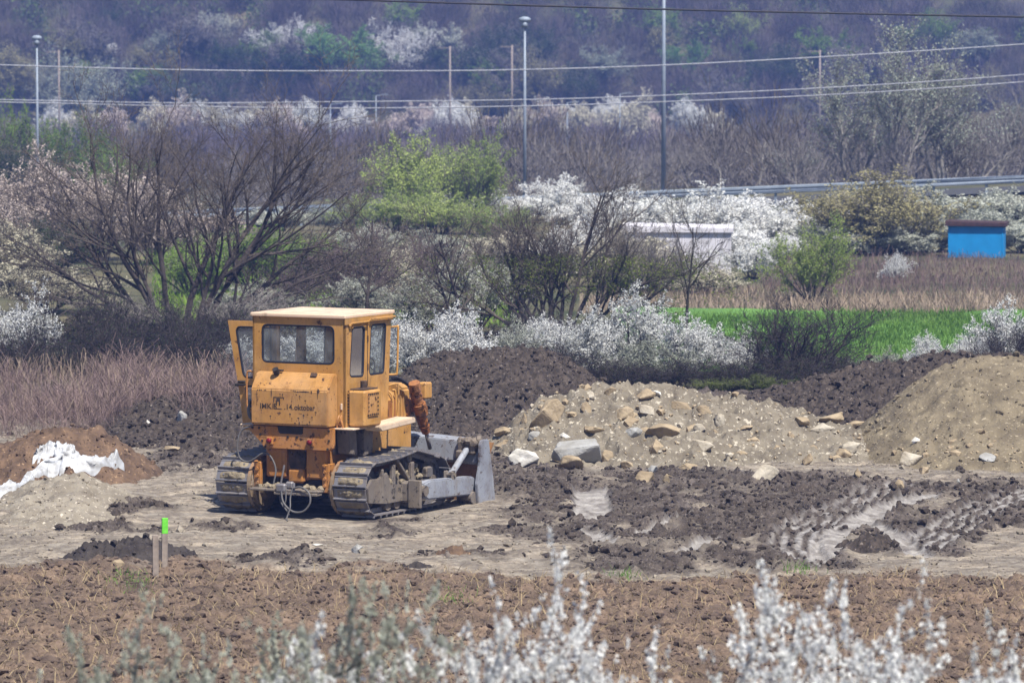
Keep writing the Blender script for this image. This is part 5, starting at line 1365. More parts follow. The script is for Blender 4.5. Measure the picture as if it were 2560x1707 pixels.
# ---- the hedge behind the building site
PLANTS = [
 ('bare1', 'bare_shrub', 'grey leafless shrub with fine twigs before the left half of the pale low building', 'shrub', 'purple leafless shrubs', 1620, 545, 128, 260, {'twigs': 'twig_grey'}, 1, None),
 ('froth3', 'blossoming_shrub', 'cream bush before the left half of the pale low building', 'shrub', 'cream bushes by the pale building', 1600, 605, 132, 200, {'blossom': 'blossom_cream'}, 1, None),
 ('leafy0', 'green_bush', 'pale green bush before the guard rail, right of the big bare tree', 'bush', 'green bushes at the willows', 860, 500, 172, 200, {'leaves': 'leaf_pale'}, 1, None),
 ('froth2', 'blossoming_shrub', 'pale shrub before the guard rail behind the right stems of the big bare tree', 'shrub', 'pale shrubs before the guard rail', 700, 520, 174, 200, {'blossom': 'blossom_green'}, 1, None),
 ('froth0', 'blossoming_shrub', 'pale shrub before the guard rail behind the middle stems of the big bare tree', 'shrub', 'pale shrubs before the guard rail', 540, 530, 173, 200, {'blossom': 'blossom_pink'}, 1, None),
 ('froth3', 'blossoming_shrub', 'cream shrub at the left edge between the pinkish tree and the round white shrub', 'shrub', 'pale shrubs behind the big bare tree', 10, 560, 135, 260, {'blossom': 'blossom_cream'}, 1, None),
 ('leafy2', 'olive_bush', 'dark olive bush at the left edge under the pinkish blossoming trees', 'bush', None, 130, 540, 140, 240, {'leaves': 'leaf_dark'}, 1, None),
 ('blossom0', 'blossoming_shrub', 'pinkish shrub low at the left edge under the tallest pinkish tree', 'shrub', 'pale shrubs behind the big bare tree', -10, 470, 144, 220, {'blossom': 'blossom_pink'}, 1, None),
 ('froth0', 'blossoming_shrub', 'pale shrub at the foot of the larger willow', 'shrub', 'pale grey shrubs in mid hedge', 920, 560, 150, 210, {'blossom': 'blossom_green'}, 1, None),
 ('froth1', 'blossoming_shrub', 'pale shrub at the foot of the smaller willow', 'shrub', 'pale grey shrubs in mid hedge', 1110, 575, 148, 220, {'blossom': 'blossom_green'}, 1, None),
 ('froth2', 'blossoming_shrub', 'pale shrub between the smaller willow and the budding bush', 'shrub', 'pale grey shrubs in mid hedge', 1260, 580, 146, 200, {'blossom': 'blossom_cream'}, 1, None),
 ('froth3', 'blossoming_shrub', 'white shrub seen through the upper right of the budding bush', 'shrub', 'pale grey shrubs in mid hedge', 1450, 560, 140, 240, None, 1, None),
 ('froth1', 'blossoming_shrub', 'cream bush hiding the left end of the pale low building', 'shrub', 'cream bushes by the pale building', 1570, 560, 134, 230, {'blossom': 'blossom_cream'}, 1, None),
 ('froth2', 'blossoming_shrub', 'white shrub at the right end of the pale low building', 'shrub', 'cream bushes by the pale building', 1880, 600, 138, 150, None, 1, None),
 ('blossom1', 'blossoming_shrub', 'pale grey shrub between the slim forked tree and the budding bush', 'shrub', 'pale grey shrubs in mid hedge', 1190, 620, 114, 260, {'blossom': 'blossom_green', 'twigs': 'twig_grey'}, 1, None),
 ('blossom3', 'blossoming_shrub', 'white blossoming shrub under the tall budding bush', 'shrub', 'white blossoming hedge shrubs', 1370, 790, 101, 220, None, 1, None),
 ('blossom0', 'blossoming_shrub', 'white blossoming shrub behind the right corner of the cab roof', 'shrub', 'white blossoming hedge shrubs', 960, 800, 99, 200, None, 1, None),
 ('bare2', 'bare_shrub', 'grey leafless shrub low in front of the trunk of the big bare tree', 'shrub', 'purple leafless shrubs', 330, 735, 106, 340, {'twigs': 'twig_grey'}, 1, None),
 ('bare0', 'bare_shrub', 'grey leafless shrub right of the trunk of the big bare tree', 'shrub', 'purple leafless shrubs', 620, 720, 107, 320, {'twigs': 'twig_grey'}, 1, None),
 # key, name, label, category, group, px, top, Y, wpx, swap, depth
 ('big_tree', 'bare_tree', 'largest leafless tree, a wide fan of dark stems rising left behind the bulldozer cab', 'tree', None, 450, 130, 109, 860, None, .6, 0),
 ('leafing', 'leafing_bush', 'tall many-stemmed bush hazed with yellow-green buds, behind the dark earth heap', 'bush', None, 1390, 380, 110, 600, None, .8, 0),
 ('small_tree0', 'bare_tree', 'slim leafless tree with a dark trunk in front of the pale low building', 'tree', 'slim leafless trees', 1715, 425, 107, 270, None, 1, None),
 ('small_tree1', 'bare_tree', 'slim leafless tree with forked crown between the big bare tree and the green willows', 'tree', 'slim leafless trees', 915, 395, 111, 290, None, 1, None),
 ('small_tree2', 'bare_tree', 'thin twin-stemmed leafless tree left of the tall budding bush', 'tree', 'slim leafless trees', 1150, 490, 108, 230, None, 1, None),
 ('bare0', 'bare_shrub', 'dark leafless bush against the bright green field', 'shrub', None, 1985, 745, 94, 380, {'twigs': 'twig_dark'}, 1, None),
 ('bare1', 'bare_shrub', 'dark leafless stems of the shrub on the crest of the sandy mound at right', 'shrub', None, 2525, 790, 96, 200, {'twigs': 'twig_dark'}, 1, None),
 ('small_tree1', 'bare_tree', 'spindly leafless sapling left of the dark bush by the green field', 'tree', 'slim leafless trees', 1945, 690, 97, 130, {'twigs': 'twig_dark'}, 1, None),
 ('blossom0', 'blossoming_shrub', 'tallest white blossoming shrub of the hedge, in front of the slim bare tree', 'shrub', 'white blossoming hedge shrubs', 1590, 712, 99, 250, None, 1, None),
 ('blossom1', 'blossoming_shrub', 'white blossoming shrub left of the tallest one, behind the end of the dark heap', 'shrub', 'white blossoming hedge shrubs', 1460, 772, 97, 230, None, 1, None),
 ('blossom2', 'blossoming_shrub', 'white blossoming shrub between the tallest one and the dark leafless bush', 'shrub', 'white blossoming hedge shrubs', 1730, 790, 96, 230, None, 1, None),
 ('blossom3', 'blossoming_shrub', 'low white blossoming shrub in front of the tallest blossoming shrub', 'shrub', 'white blossoming hedge shrubs', 1620, 845, 93, 240, {'blossom': 'blossom_green'}, 1, None),
 ('blossom1', 'blossoming_shrub', 'white blossoming shrub just left of the dark leafless bush', 'shrub', 'white blossoming hedge shrubs', 1835, 820, 97, 170, None, 1, None),
 ('blossom2', 'blossoming_shrub', 'white blossoming shrub just right of the bulldozer cab', 'shrub', 'white blossoming hedge shrubs', 1045, 782, 97, 200, None, 1, None),
 ('blossom3', 'blossoming_shrub', 'white blossoming shrub over the left shoulder of the dark heap', 'shrub', 'white blossoming hedge shrubs', 1155, 765, 96, 220, None, 1, None),
 ('blossom0', 'blossoming_shrub', 'thin white blossoming shrub over the crest of the dark heap', 'shrub', 'white blossoming hedge shrubs', 1290, 792, 97, 170, {'blossom': 'blossom_green'}, 1, None),
 ('blossom2', 'blossoming_shrub', 'white blossoming shrub seen through the bulldozer cab windows', 'shrub', 'white blossoming hedge shrubs', 780, 828, 98, 230, None, 1, None),
 ('blossom0', 'blossoming_shrub', 'white blossoming shrub seen through the open cab door', 'shrub', 'white blossoming hedge shrubs', 600, 842, 97, 150, None, 1, None),
 ('blossom1', 'blossoming_shrub', 'round white blossoming shrub at the left edge below the bare tree', 'shrub', 'white blossoming hedge shrubs', 45, 720, 98, 210, None, 1, None),
 ('blossom3', 'blossoming_shrub', 'bright white blossoming shrub beside the green field, left of the sandy mound', 'shrub', 'white blossoming hedge shrubs', 2310, 832, 98, 130, None, 1, None),
 ('blossom0', 'blossoming_shrub', 'white blossoming shrub behind the crest of the sandy mound', 'shrub', 'white blossoming hedge shrubs', 2510, 745, 99, 210, None, 1, None),
 ('blossom2', 'blossoming_shrub', 'low white blossoming shrub between the bright one and the crest of the sandy mound', 'shrub', 'white blossoming hedge shrubs', 2420, 838, 97, 150, None, 1, None),
 ('blossom1', 'blossoming_shrub', 'low greenish blossoming shrub right of the dark leafless bush', 'shrub', 'white blossoming hedge shrubs', 2210, 865, 95, 140, {'blossom': 'blossom_green'}, 1, None),
 ('blossom1', 'blossoming_shrub', 'cream blossoming shrub behind the foot of the big bare tree at left', 'shrub', 'pale shrubs behind the big bare tree', 110, 640, 122, 330, {'blossom': 'blossom_cream'}, 1, None),
 ('blossom0', 'blossoming_shrub', 'pinkish blossoming tree at the left edge, tallest of the pale ones', 'shrub', 'pale shrubs behind the big bare tree', 80, 368, 150, 300, {'blossom': 'blossom_pink', 'twigs': 'twig_grey'}, 1, None),
 ('blossom2', 'blossoming_shrub', 'pinkish blossoming tree seen through the left stems of the big bare tree', 'shrub', 'pale shrubs behind the big bare tree', 240, 408, 148, 300, {'blossom': 'blossom_pink', 'twigs': 'twig_grey'}, 1, None),
 ('blossom3', 'blossoming_shrub', 'pinkish blossoming tree seen through the middle of the big bare tree', 'shrub', 'pale shrubs behind the big bare tree', 385, 450, 146, 230, {'blossom': 'blossom_pink', 'twigs': 'twig_grey'}, 1, None),
 ('blossom3', 'blossoming_shrub', 'pale grey shrub between the big bare tree and the twin-stemmed tree', 'shrub', 'pale grey shrubs in mid hedge', 1000, 600, 124, 220, {'blossom': 'blossom_cream', 'twigs': 'twig_grey'}, 1, None),
 ('blossom2', 'blossoming_shrub', 'pale grey shrub right behind the cab roof', 'shrub', 'pale grey shrubs in mid hedge', 900, 690, 116, 240, {'blossom': 'blossom_green', 'twigs': 'twig_grey'}, 1, None),
 ('blossom1', 'blossoming_shrub', 'pale grey shrub low behind the white shrub at the cab', 'shrub', 'pale grey shrubs in mid hedge', 1080, 690, 112, 250, {'blossom': 'blossom_green', 'twigs': 'twig_grey'}, 1, None),
 ('blossom0', 'blossoming_shrub', 'pale grey shrub low behind the stems of the big bare tree', 'shrub', 'pale grey shrubs in mid hedge', 640, 700, 118, 260, {'blossom': 'blossom_green', 'twigs': 'twig_grey'}, 1, None),
 ('leafy1', 'green_bush', 'fresh green bush seen through the right stems of the big bare tree', 'bush', 'green bushes in the hedge', 640, 560, 132, 300, None, 1, None),
 ('leafy2', 'green_bush', 'fresh green bush seen through the middle stems of the big bare tree', 'bush', 'green bushes in the hedge', 480, 600, 130, 220, None, 1, None),
 ('leafy0', 'green_bush', 'dark green bush behind the slim forked tree', 'bush', 'green bushes in the hedge', 830, 600, 130, 220, {'leaves': 'leaf_dark'}, 1, None),
 ('leafy0', 'green_bush', 'round fresh green bush standing before the dark hedge, left of the blue hut', 'bush', None, 2030, 538, 127, 200, {'leaves': 'leaf_willow'}, 1, None),
 ('bare2', 'bare_shrub', 'brown-purple leafless shrub behind the cab roof', 'shrub', 'purple leafless shrubs', 740, 640, 120, 220, {'twigs': 'twig_purple'}, 1, None),
 ('bare0', 'bare_shrub', 'brown-purple leafless shrub below the slim forked tree', 'shrub', 'purple leafless shrubs', 880, 560, 118, 260, {'twigs': 'twig_purple'}, 1, None),
 ('bare1', 'bare_shrub', 'brown-purple leafless shrub left of the tall budding bush', 'shrub', 'purple leafless shrubs', 1110, 570, 118, 240, {'twigs': 'twig_purple'}, 1, None),
 ('bare2', 'bare_shrub', 'grey leafless shrub behind the tall budding bush', 'shrub', 'purple leafless shrubs', 1290, 560, 120, 240, {'twigs': 'twig_grey'}, 1, None),
 ('blossom0', 'blossoming_shrub', 'cream low bush in front of the pale low building, left half', 'shrub', 'cream bushes by the pale building', 1640, 640, 133, 230, {'blossom': 'blossom_cream'}, 1, None),
 ('blossom2', 'blossoming_shrub', 'cream low bush in front of the pale low building, right half', 'shrub', 'cream bushes by the pale building', 1770, 668, 131, 220, {'blossom': 'blossom_cream'}, 1, None),
 ('blossom3', 'blossoming_shrub', 'tiny white shrub in the purple weeds below the blue hut', 'shrub', None, 2240, 630, 136, 80, None, 1, None),
]
for (key, nm, lab, cat, grp, px, top, Y, w, sw, dp, rz) in PLANTS:
    plant(key, nm, lab, cat, grp, px, top, Y, w, rz, swap=sw, depth=dp)
# dark thicket along the foot of the hedge
n_ = 0
for (px, top, w, Y) in [(20, 830, 260, 95), (150, 770, 260, 97), (270, 800, 240, 96), (380, 785, 260, 98), (490, 800, 240, 96), (590, 860, 160, 95), (250, 720, 280, 103), (420, 735, 260, 104), (560, 760, 220, 103),
                        (1480, 880, 220, 91.5), (1590, 900, 220, 91), (1700, 890, 220, 91.5), (1810, 900, 200, 91), (1920, 880, 240, 91), (2030, 890, 240, 91), (2130, 905, 160, 91), (1380, 850, 200, 93),
                        (1950, 850, 200, 96), (2070, 860, 190, 96), (700, 790, 240, 104), (860, 780, 220, 104), (1200, 800, 260, 103), (1330, 760, 200, 104), (1450, 800, 220, 104), (1010, 800, 240, 104)]:
    side = 'under the big bare tree' if px < 900 else ('behind the dark and stony heaps' if px < 1880 else 'below the dark leafless bush before the green field')
    plant('thicket%d' % (n_ % 2), 'dark_thicket', 'dense dark twigs ' + side, 'bush', 'dark tangled bushes ' + side, px, top, Y, w); n_ += 1
for k, (px, top, w, Y) in enumerate([(1890, 930, 130, 90.5), (1980, 945, 120, 90.2), (1790, 940, 110, 90.4), (2080, 925, 100, 92)]):
    plant('leafy%d' % (k % 3), 'green_bush', 'low dark green undergrowth below the dark leafless bush', 'bush', 'low green undergrowth', px, top, Y, w, swap={'leaves': 'leaf_bud'})
# far hedge by the road
for i, (px, top, w, Y, bl, where) in enumerate([
    (1560, 470, 260, 158, 'blossom', 'far white hedge above the pale building'), (1680, 462, 280, 160, 'blossom', 'far white hedge above the pale building'), (1790, 492, 260, 156, 'blossom', 'far white hedge above the pale building'), (1880, 485, 260, 159, 'blossom', 'far white hedge above the pale building'),
    (1990, 500, 240, 157, 'blossom', 'far white hedge above the round green bush'), (1850, 560, 240, 150, 'blossom', 'far white hedge left of the round green bush'), (1950, 590, 180, 148, 'blossom', 'far white hedge left of the round green bush'),
    (2150, 470, 280, 160, 'blossom_green', 'grey-green hedge left of the blue hut'), (2260, 500, 280, 158, 'blossom_green', 'grey-green hedge left of the blue hut'), (2400, 462, 280, 162, 'blossom_green', 'grey-green hedge above the blue hut'), (2530, 470, 260, 162, 'blossom_green', 'grey-green hedge right of the blue hut'),
    (2120, 545, 260, 153, 'blossom_green', 'grey-green hedge left of the blue hut'), (2220, 570, 240, 152, 'blossom_green', 'grey-green hedge left of the blue hut'), (2330, 545, 240, 154, 'blossom_green', 'grey-green hedge left of the blue hut'), (2560, 560, 200, 153, 'blossom_green', 'grey-green hedge right of the blue hut'), (2470, 520, 220, 158, 'blossom_green', 'grey-green hedge above the blue hut'),
    (1400, 438, 170, 178, 'blossom', 'white shrubs below the tall lamp posts'), (1290, 478, 200, 176, 'blossom', 'white shrubs below the tall lamp posts'), (1170, 482, 180, 177, 'blossom', 'white shrubs below the tall lamp posts'), (1470, 490, 200, 174, 'blossom', 'white shrubs below the tall lamp posts'), (1060, 500, 180, 176, 'blossom', 'white shrubs below the tall lamp posts')]):
    plant('froth%d' % (i % 4), 'blossoming_shrub', 'shrub of the ' + where if 'hedge' in where else 'one of the ' + where, 'shrub', where, px, top, Y, w, swap={'blossom': bl})
plant('leafy1', 'olive_bush', 'broad olive-brown bush standing up from the grey-green hedge, left of the blue hut', 'bush', None, 2190, 425, 152.6, 360, swap={'leaves': 'leaf_olive'})
for k, (px, top, w, Y, lab) in enumerate([(1030, 332, 230, 172, 'left and larger of the two pale green willows by the road'), (1185, 330, 180, 174, 'right and smaller of the two pale green willows by the road')]):
    plant('leafy%d' % (k + 1), 'willow_tree', lab, 'tree', 'pale green willows', px, top, Y, w, swap={'leaves': 'leaf_willow'})
for k, (px, top, w, Y, lab) in enumerate([(990, 460, 200, 168, 'yellow-green bush at the foot of the larger willow'), (1100, 480, 200, 166, 'yellow-green bush between the two willows'), (1230, 505, 170, 160, 'bright green bush below the smaller willow, left of the budding bush')]):
    plant('leafy%d' % k, 'green_bush', lab, 'bush', 'green bushes at the willows', px, top, Y, w * 1.2, swap={'leaves': 'leaf_willow'})

# ---- near blossom branches in front of the camera
NEAR = [(310, 1520, 'blossom_green'), (640, 1450, 'blossom_green'), (540, 1570, 'blossom_green'), (770, 1400, 'blossom_green'), (1120, 1392, 'blossom'), (1000, 1530, 'blossom'), (1210, 1490, 'blossom'), (890, 1620, 'blossom'),
        (1440, 1600, 'blossom'), (1650, 1590, 'blossom'), (1890, 1550, 'blossom'), (2080, 1440, 'blossom'), (2230, 1490, 'blossom'), (2400, 1460, 'blossom'), (2550, 1420, 'blossom'), (2480, 1560, 'blossom'), (2160, 1590, 'blossom'), (720, 1580, 'blossom')]
for i, (px, top, bl) in enumerate(NEAR):
    Y = 25 + (i * 7 % 5) * .55; random.seed(900 + i)
    side = 'shrub with greenish-white blossom twigs out of focus at the bottom left' if bl == 'blossom_green' else ('shrub with white blossom twigs out of focus at the bottom centre' if px < 1800 else 'shrub with dense white blossom twigs out of focus at the bottom right')
    plant('wand%d' % (i % 3), 'blossoming_shrub', side, 'shrub', side, px, top + 25, Y, 1150 if px < 1800 else 1250, swap={'blossom': bl})

# ---- reeds, weeds and the green field
rg = np.random.RandomState(77)
def wedge(n, u0, u1, y0, y1):
    y = rg.uniform(y0, y1, n); u = rg.uniform(u0, u1, n); return (u - 1280) / FPX * y, y
X, Y = wedge(17000, -60, 620, 80.5, 97)
k = vn(X * .8, Y * .4, 3) > .25; X, Y = X[k], Y[k]
h = rg.uniform(.3, .85, len(X)) * (.6 + .5 * vn(X * .6, Y * .6, 9)) * sst(-1, 2.5, (Y - 79) * 1.0)
blades('dry_reeds', 'dry pinkish brown reeds and weeds at the left behind the earth heaps', 'reeds', 'reed', X, Y, h * (.55 + .9 * vn(X * 2.3, Y * .8, 14)) * (1 - .45 * sst(-5.5, -3.5, X)), rg.uniform(.005, .013, len(X)), .6, 5, upr=.45, head=.9)
X, Y = wedge(1800, -60, 560, 82, 97)
blades('dry_reeds', 'pale dry grass stems standing among the pinkish brown reeds', 'reeds', 'reed_pale', X, Y, rg.uniform(.3, .75, len(X)), rg.uniform(.006, .014, len(X)), .25, 6, upr=.75, head=.9)
bz = lambda x, y: base_z(x, y)
X, Y = wedge(15000, 1500, 2640, 129, 149); k = ~((X < 7) & (Y > 131)); X, Y = X[k], Y[k]
blades('dry_weeds', 'purplish dry weeds beyond the green field, in front of the blue hut', 'weeds', 'reed', X, Y, rg.uniform(.14, .5, len(X)) * (.4 + .8 * vn(X * .5, Y * .3, 4)), rg.uniform(.010, .024, len(X)), .25, 7, zf=bz, upr=.7, head=.9)
X, Y = wedge(7000, 1450, 2640, 121.5, 129)
blades('dry_weeds', 'pale pinkish dry grass strip along the far edge of the green field', 'weeds', 'reed_pale', X, Y, rg.uniform(.12, .4, len(X)), rg.uniform(.012, .03, len(X)), .4, 8, zf=bz, upr=.5)
xs = np.linspace(2.6, 17, 60); ys = np.linspace(101, 121.5, 60); fx, fy_ = np.meshgrid(xs, ys)
fz = base_z(fx, fy_) + .03 + .25 * (fbm(fx * .25, fy_ * .25, 3, 3) - .5) + .25 * np.exp(-((fy_ - 121) / 1.2) ** 2) * vn(fx * .4, fy_ * 0, 3)
mat('field_green', (.13, .27, .05), .95, (.08, .17, .035), .35)
tag(link('green_field', mesh_np('green_field', np.stack([fx, fy_, fz], -1).reshape(-1, 3), [grid_faces(60, 60)], M['field_green'], smooth=True)), kind='structure')
X, Y = wedge(36000, 1570, 2640, 102, 121.3)
blades('grass', 'short bright green grass of the field behind the hedge', 'grass', 'grass_green', X, Y, rg.uniform(.08, .24, len(X)), rg.uniform(.015, .035, len(X)), .4, 9, zf=lambda x, y: base_z(x, y) + .03, upr=.6)
X, Y = wedge(9000, 380, 1300, 116, 160)
blades('grass', 'green grass of the meadow between the hedge and the road', 'grass', 'leaf_green', X, Y, rg.uniform(.1, .45, len(X)), rg.uniform(.02, .05, len(X)), .5, 10, zf=bz, upr=.5)

# ------------------------------------------------------------------ road, guard rail, lamps, huts
xs = np.linspace(-60, 60, 121); ys = np.linspace(182.5, 188.5, 8); rx, ry = np.meshgrid(xs, ys)
tag(link('road', mesh_np('road', np.stack([rx, ry, road_z(rx) + .06], -1).reshape(-1, 3), [grid_faces(121, 8)], M['asphalt'], smooth=True)), kind='structure')
gr = empty('guard_rail', (0, 182, 0)); tag(gr, 'grey steel guard rail along the road behind the hedges', 'guard rail')
bm = bmesh.new()
prof_ = [(0, .42), (-.05, .45), (-.05, .52), (0, .57), (-.05, .62), (-.05, .69), (0, .72)]
xs = np.linspace(-40, 40, 81); rows = [[bm.verts.new((x, a, float(road_z(x)) + b)) for a, b in prof_] for x in xs]
for r0, r1 in zip(rows[:-1], rows[1:]):
    for j in range(len(prof_) - 1): bm.faces.new((r0[j], r1[j], r1[j + 1], r0[j + 1]))
bm_obj('rail', bm, M['galvanised'], gr)
for x in np.arange(-40, 41, 2.0):
    bm = bmesh.new(); box_bm(bm, (x, .06, float(road_z(x)) + .3), (.10, .06, .8), .005); bm_obj('post', bm, M['galvanised'], gr)
def lamp(px, top, Y, r, kind, label, group):
    q = at(px, top, Y); zg = float(base_z(np.array([q.x]), np.array([float(Y)]))[0]); h = q.z - zg
    o = empty('lamp_post', (q.x, Y, zg)); tag(o, label, 'lamp post', group)
    bm = bmesh.new(); cyl_bm(bm, (0, 0, -.3), (0, 0, h), r, r * .55, 14); cyl_bm(bm, (0, 0, -.3), (0, 0, .5), r * 1.3, n=14); bm_obj('pole', bm, M['galvanised'], o, True)
    bm = bmesh.new()
    if kind == 'globe':
        bmesh.ops.create_uvsphere(bm, u_segments=16, v_segments=10, radius=r * 2.0, matrix=Matrix.Translation((0, 0, h + r)) @ Matrix.Diagonal((1.5, 1, .8, 1)))
        cyl_bm(bm, (0, 0, h - r * 3), (0, 0, h), r * 1.5, n=12)
    elif kind == 'arm':
        cyl_bm(bm, (0, 0, h), (r * 10, 0, h + r * 1.5), r * .5, n=8); box_bm(bm, (r * 12, 0, h + r * 1.5), (r * 6, r * 2, r), r * .2)
    bm_obj('lamp_head', bm, M['galvanised'], o, kind == 'globe')
    return o
lamp(92, 100, 190, .07, 'globe', 'tall grey lamp post at the left edge with a rounded lamp head', 'tall lamp posts along the road')
lamp(1312, 55, 190, .08, 'globe', 'tall grey lamp post in the middle with a rounded lamp head', 'tall lamp posts along the road')
lamp(1660, -160, 189.5, .105, 'arm', 'thickest and tallest grey lamp post, running out of the top of the picture', 'tall lamp posts along the road')
for px, top, lab in [(940, 240, 'small far lamp post with an arm, above the larger willow'), (1418, 258, 'small far lamp post right of the tall middle lamp post'), (1550, 236, 'small far lamp post left of the thickest lamp post'), (826, 262, 'small far lamp post behind the right edge of the big bare tree')]:
    lamp(px, top, 330, .055, 'arm', lab, 'small far lamp posts')
def utility(px, top, Y, label):
    q = at(px, top, Y); zg = float(base_z(np.array([q.x]), np.array([float(Y)]))[0]); h = q.z - zg
    o = empty('utility_pole', (q.x, Y, zg)); tag(o, label, 'utility pole', 'far wooden utility poles')
    bm = bmesh.new(); cyl_bm(bm, (0, 0, -.5), (0, 0, h), .10, .07, 10); bm_obj('pole', bm, M['wood'], o, True)
    bm = bmesh.new(); box_bm(bm, (-.4, 0, h - .15), (1.2, .07, .07), .01); bm_obj('crossbar', bm, M['wood'], o)
utility(1125, 116, 410, 'far wooden pole left of the tall middle lamp post'); utility(1280, 113, 410, 'far wooden pole beside the head of the tall middle lamp post'); utility(147, 126, 410, 'far wooden pole right of the left lamp post'); utility(2050, 125, 410, 'far wooden pole left of the tall pale tree at right')
def wire(pts, Y, r, m, label, group=None):
    bm = bmesh.new(); tube_bm(bm, smooth_path([at(px, py, Y + dy) for px, py, dy in pts], 8), r, 6)
    tag(bm_obj('overhead_cable', bm, M[m], None, True), label, 'cable', group)
wire([(500, -12, 0), (870, 0, 0), (1660, 24, 0), (2560, 43, 0), (3300, 56, 0)], 110, .022, 'cable_black', 'thick dark overhead cable crossing the top of the picture')
wire([(-700, 138, 0), (0, 163, 0), (500, 176, 0), (900, 178, 0), (1300, 175, 0), (1800, 157, 0), (2560, 111, 0), (3300, 50, 0)], 180, .024, 'cable_pale', 'highest of the three pale overhead cables', 'pale overhead cables')
wire([(-700, 238, 0), (0, 250, 0), (450, 258, 0), (850, 255, 0), (1300, 250, 0), (1660, 239, 0), (2100, 218, 0), (2560, 187, 0), (3300, 120, 0)], 180, .022, 'cable_pale', 'middle one of the three pale overhead cables', 'pale overhead cables')
wire([(-700, 246, 0), (0, 256, 0), (450, 266, 0), (850, 271, 0), (1300, 266, 0), (1660, 255, 0), (2100, 236, 0), (2560, 205, 0), (3300, 140, 0)], 180, .022, 'cable_pale', 'lowest of the three pale overhead cables', 'pale overhead cables')
# blue hut
def hut(px0, px1, py0, py1, Y, depth, yaw, m, label, name, over, mroof, rooft):
    a, b = at(px0, py1, Y), at(px1, py0, Y); w = b.x - a.x; zg = float(base_z(np.array([a.x]), np.array([Y]))[0]); h = b.z - zg
    o = empty(name, ((a.x + b.x) / 2, Y + depth / 2, zg), yaw); tag(o, label, 'hut')
    bm = bmesh.new(); box_bm(bm, (0, 0, h / 2), (w, depth, h), .01); bm_obj('walls', bm, M[m], o)
    bm = bmesh.new(); box_bm(bm, (0, 0, h + rooft / 2 + .003), (w + over * 2, depth + over * 2, rooft), .008, Matrix.Rotation(R(1.2), 3, 'Y')); rf = bm_obj('roof', bm, M[mroof], o)
    bm = bmesh.new(); box_bm(bm, (0, -depth / 2 - over - .012, h + rooft * .4), (w + over * 2, .02, rooft * .7), .004); bm_obj('fascia', bm, M[mroof], rf)
    bm = bmesh.new()
    for x in (-w / 2 + .03, w / 2 - .03): box_bm(bm, (x, -depth / 2 - .006, h / 2), (.05, .012, h), .002)
    bm_obj('corner_trim', bm, M[m], o)
    return o
hut(2378, 2517, 566, 646, 150, 1.3, R(-9), 'blue_paint', 'small bright blue hut with a dark brown roof in front of the grey-green hedge', 'blue_hut', .09, 'roof_brown', .13)
hut(1560, 1832, 582, 690, 140, 2.0, R(-3), 'white_render', 'low pale whitish building behind the cream bushes and slim bare tree', 'pale_building', .06, 'white_render', .18)

# ------------------------------------------------------------------ wooded slope beyond the road
def merged(name, label, cat, specs, lm, seed, nl=420, twig=None):
    """uncountable scrub: many rough crowns of small leaf or twig faces merged into one object"""
    rg = np.random.RandomState(seed); VV, FF, off = [], [], 0
    for (x, y, z, w, h) in specs:
        n = nl
        d = rg.randn(n, 3); d /= np.linalg.norm(d, axis=1, keepdims=True); r = rg.rand(n, 1) ** .45
        lob = 1 + .45 * (vn(d[:, :1] * 1.7 + x, d[:, 1:2] * 1.7 + d[:, 2:] + y, seed) - .5) * 2
        C = d * r * lob * np.array([w / 2, w / 2, h * .55]) + np.array([x, y, z + h * .5])
        if twig:
            u = rg.randn(n, 3) * .35 + d * .5 + np.array([0, 0, .9]); u /= np.linalg.norm(u, axis=1, keepdims=True); u *= (h * .16 * (.5 + rg.rand(n)))[:, None]
            s = rg.randn(n, 3); s = np.cross(u, s); s /= np.linalg.norm(s, axis=1, keepdims=True) + 1e-9; s *= twig
            V = np.stack([C - s, C + s, C + u + s * .3, C + u - s * .3], 1).reshape(-1, 3); F = np.arange(4 * n).reshape(-1, 4)
        else: V, F = quads(C, .055 * (w + h) / 2 + .05, rg)
        VV.append(V); FF.append(F + off); off += len(V)
    tag(link(name, mesh_np(name, np.concatenate(VV), FF, M[lm])), label, cat, kind='stuff')
def slope_specs(n, u0, u1, y0, y1, w0, w1, h0, h1, seed, ex=None):
    rg = np.random.RandomState(seed); out = []
    y = rg.uniform(y0, y1, n); u = rg.uniform(u0, u1, n); x = (u - 1280) / FPX * y; z = base_z(x, y)
    for a, b, c in zip(x, y, z):
        w = rg.uniform(w0, w1); out.append((a, b, c - .3, w, rg.uniform(h0, h1)))
    return out
merged('hillside_scrub', 'purple-brown leafless scrub covering the far hillside', 'scrub', slope_specs(430, -150, 2710, 444, 470, 2.2, 5, 2.2, 4.6, 1), 'scrub_purple', 2, 700, .018)
merged('hillside_scrub', 'dark brown leafless scrub between the purple scrub of the far hillside', 'scrub', slope_specs(190, -150, 2710, 444, 470, 2.2, 5, 2.2, 4.2, 3), 'scrub_brown', 4, 700, .018)
merged('bank_scrub', 'purple-grey leafless scrub on the bank beyond the road', 'scrub', slope_specs(240, -100, 2660, 325, 415, 2.4, 5, 2.7, 3.7, 5), 'scrub_purple', 6, 500, .022)
merged('bank_scrub', 'grey leafless scrub close behind the guard rail', 'scrub', slope_specs(120, 560, 2660, 195, 260, 1.6, 3.4, 1.5, 3.0, 7), 'scrub_grey', 8, 420, .016)
merged('bank_scrub', 'brown leafless scrub close behind the guard rail', 'scrub', slope_specs(110, -100, 2660, 200, 300, 2, 4, 2.4, 4.2, 9), 'scrub_brown', 10, 420, .02)
merged('hillside_scrub', 'dull green scrub between the purple scrub of the far hillside', 'scrub', slope_specs(70, -150, 2710, 444, 468, 2.4, 5, 2.2, 4.2, 13), 'scrub_green', 14, 420)
rr2 = random.Random(21)
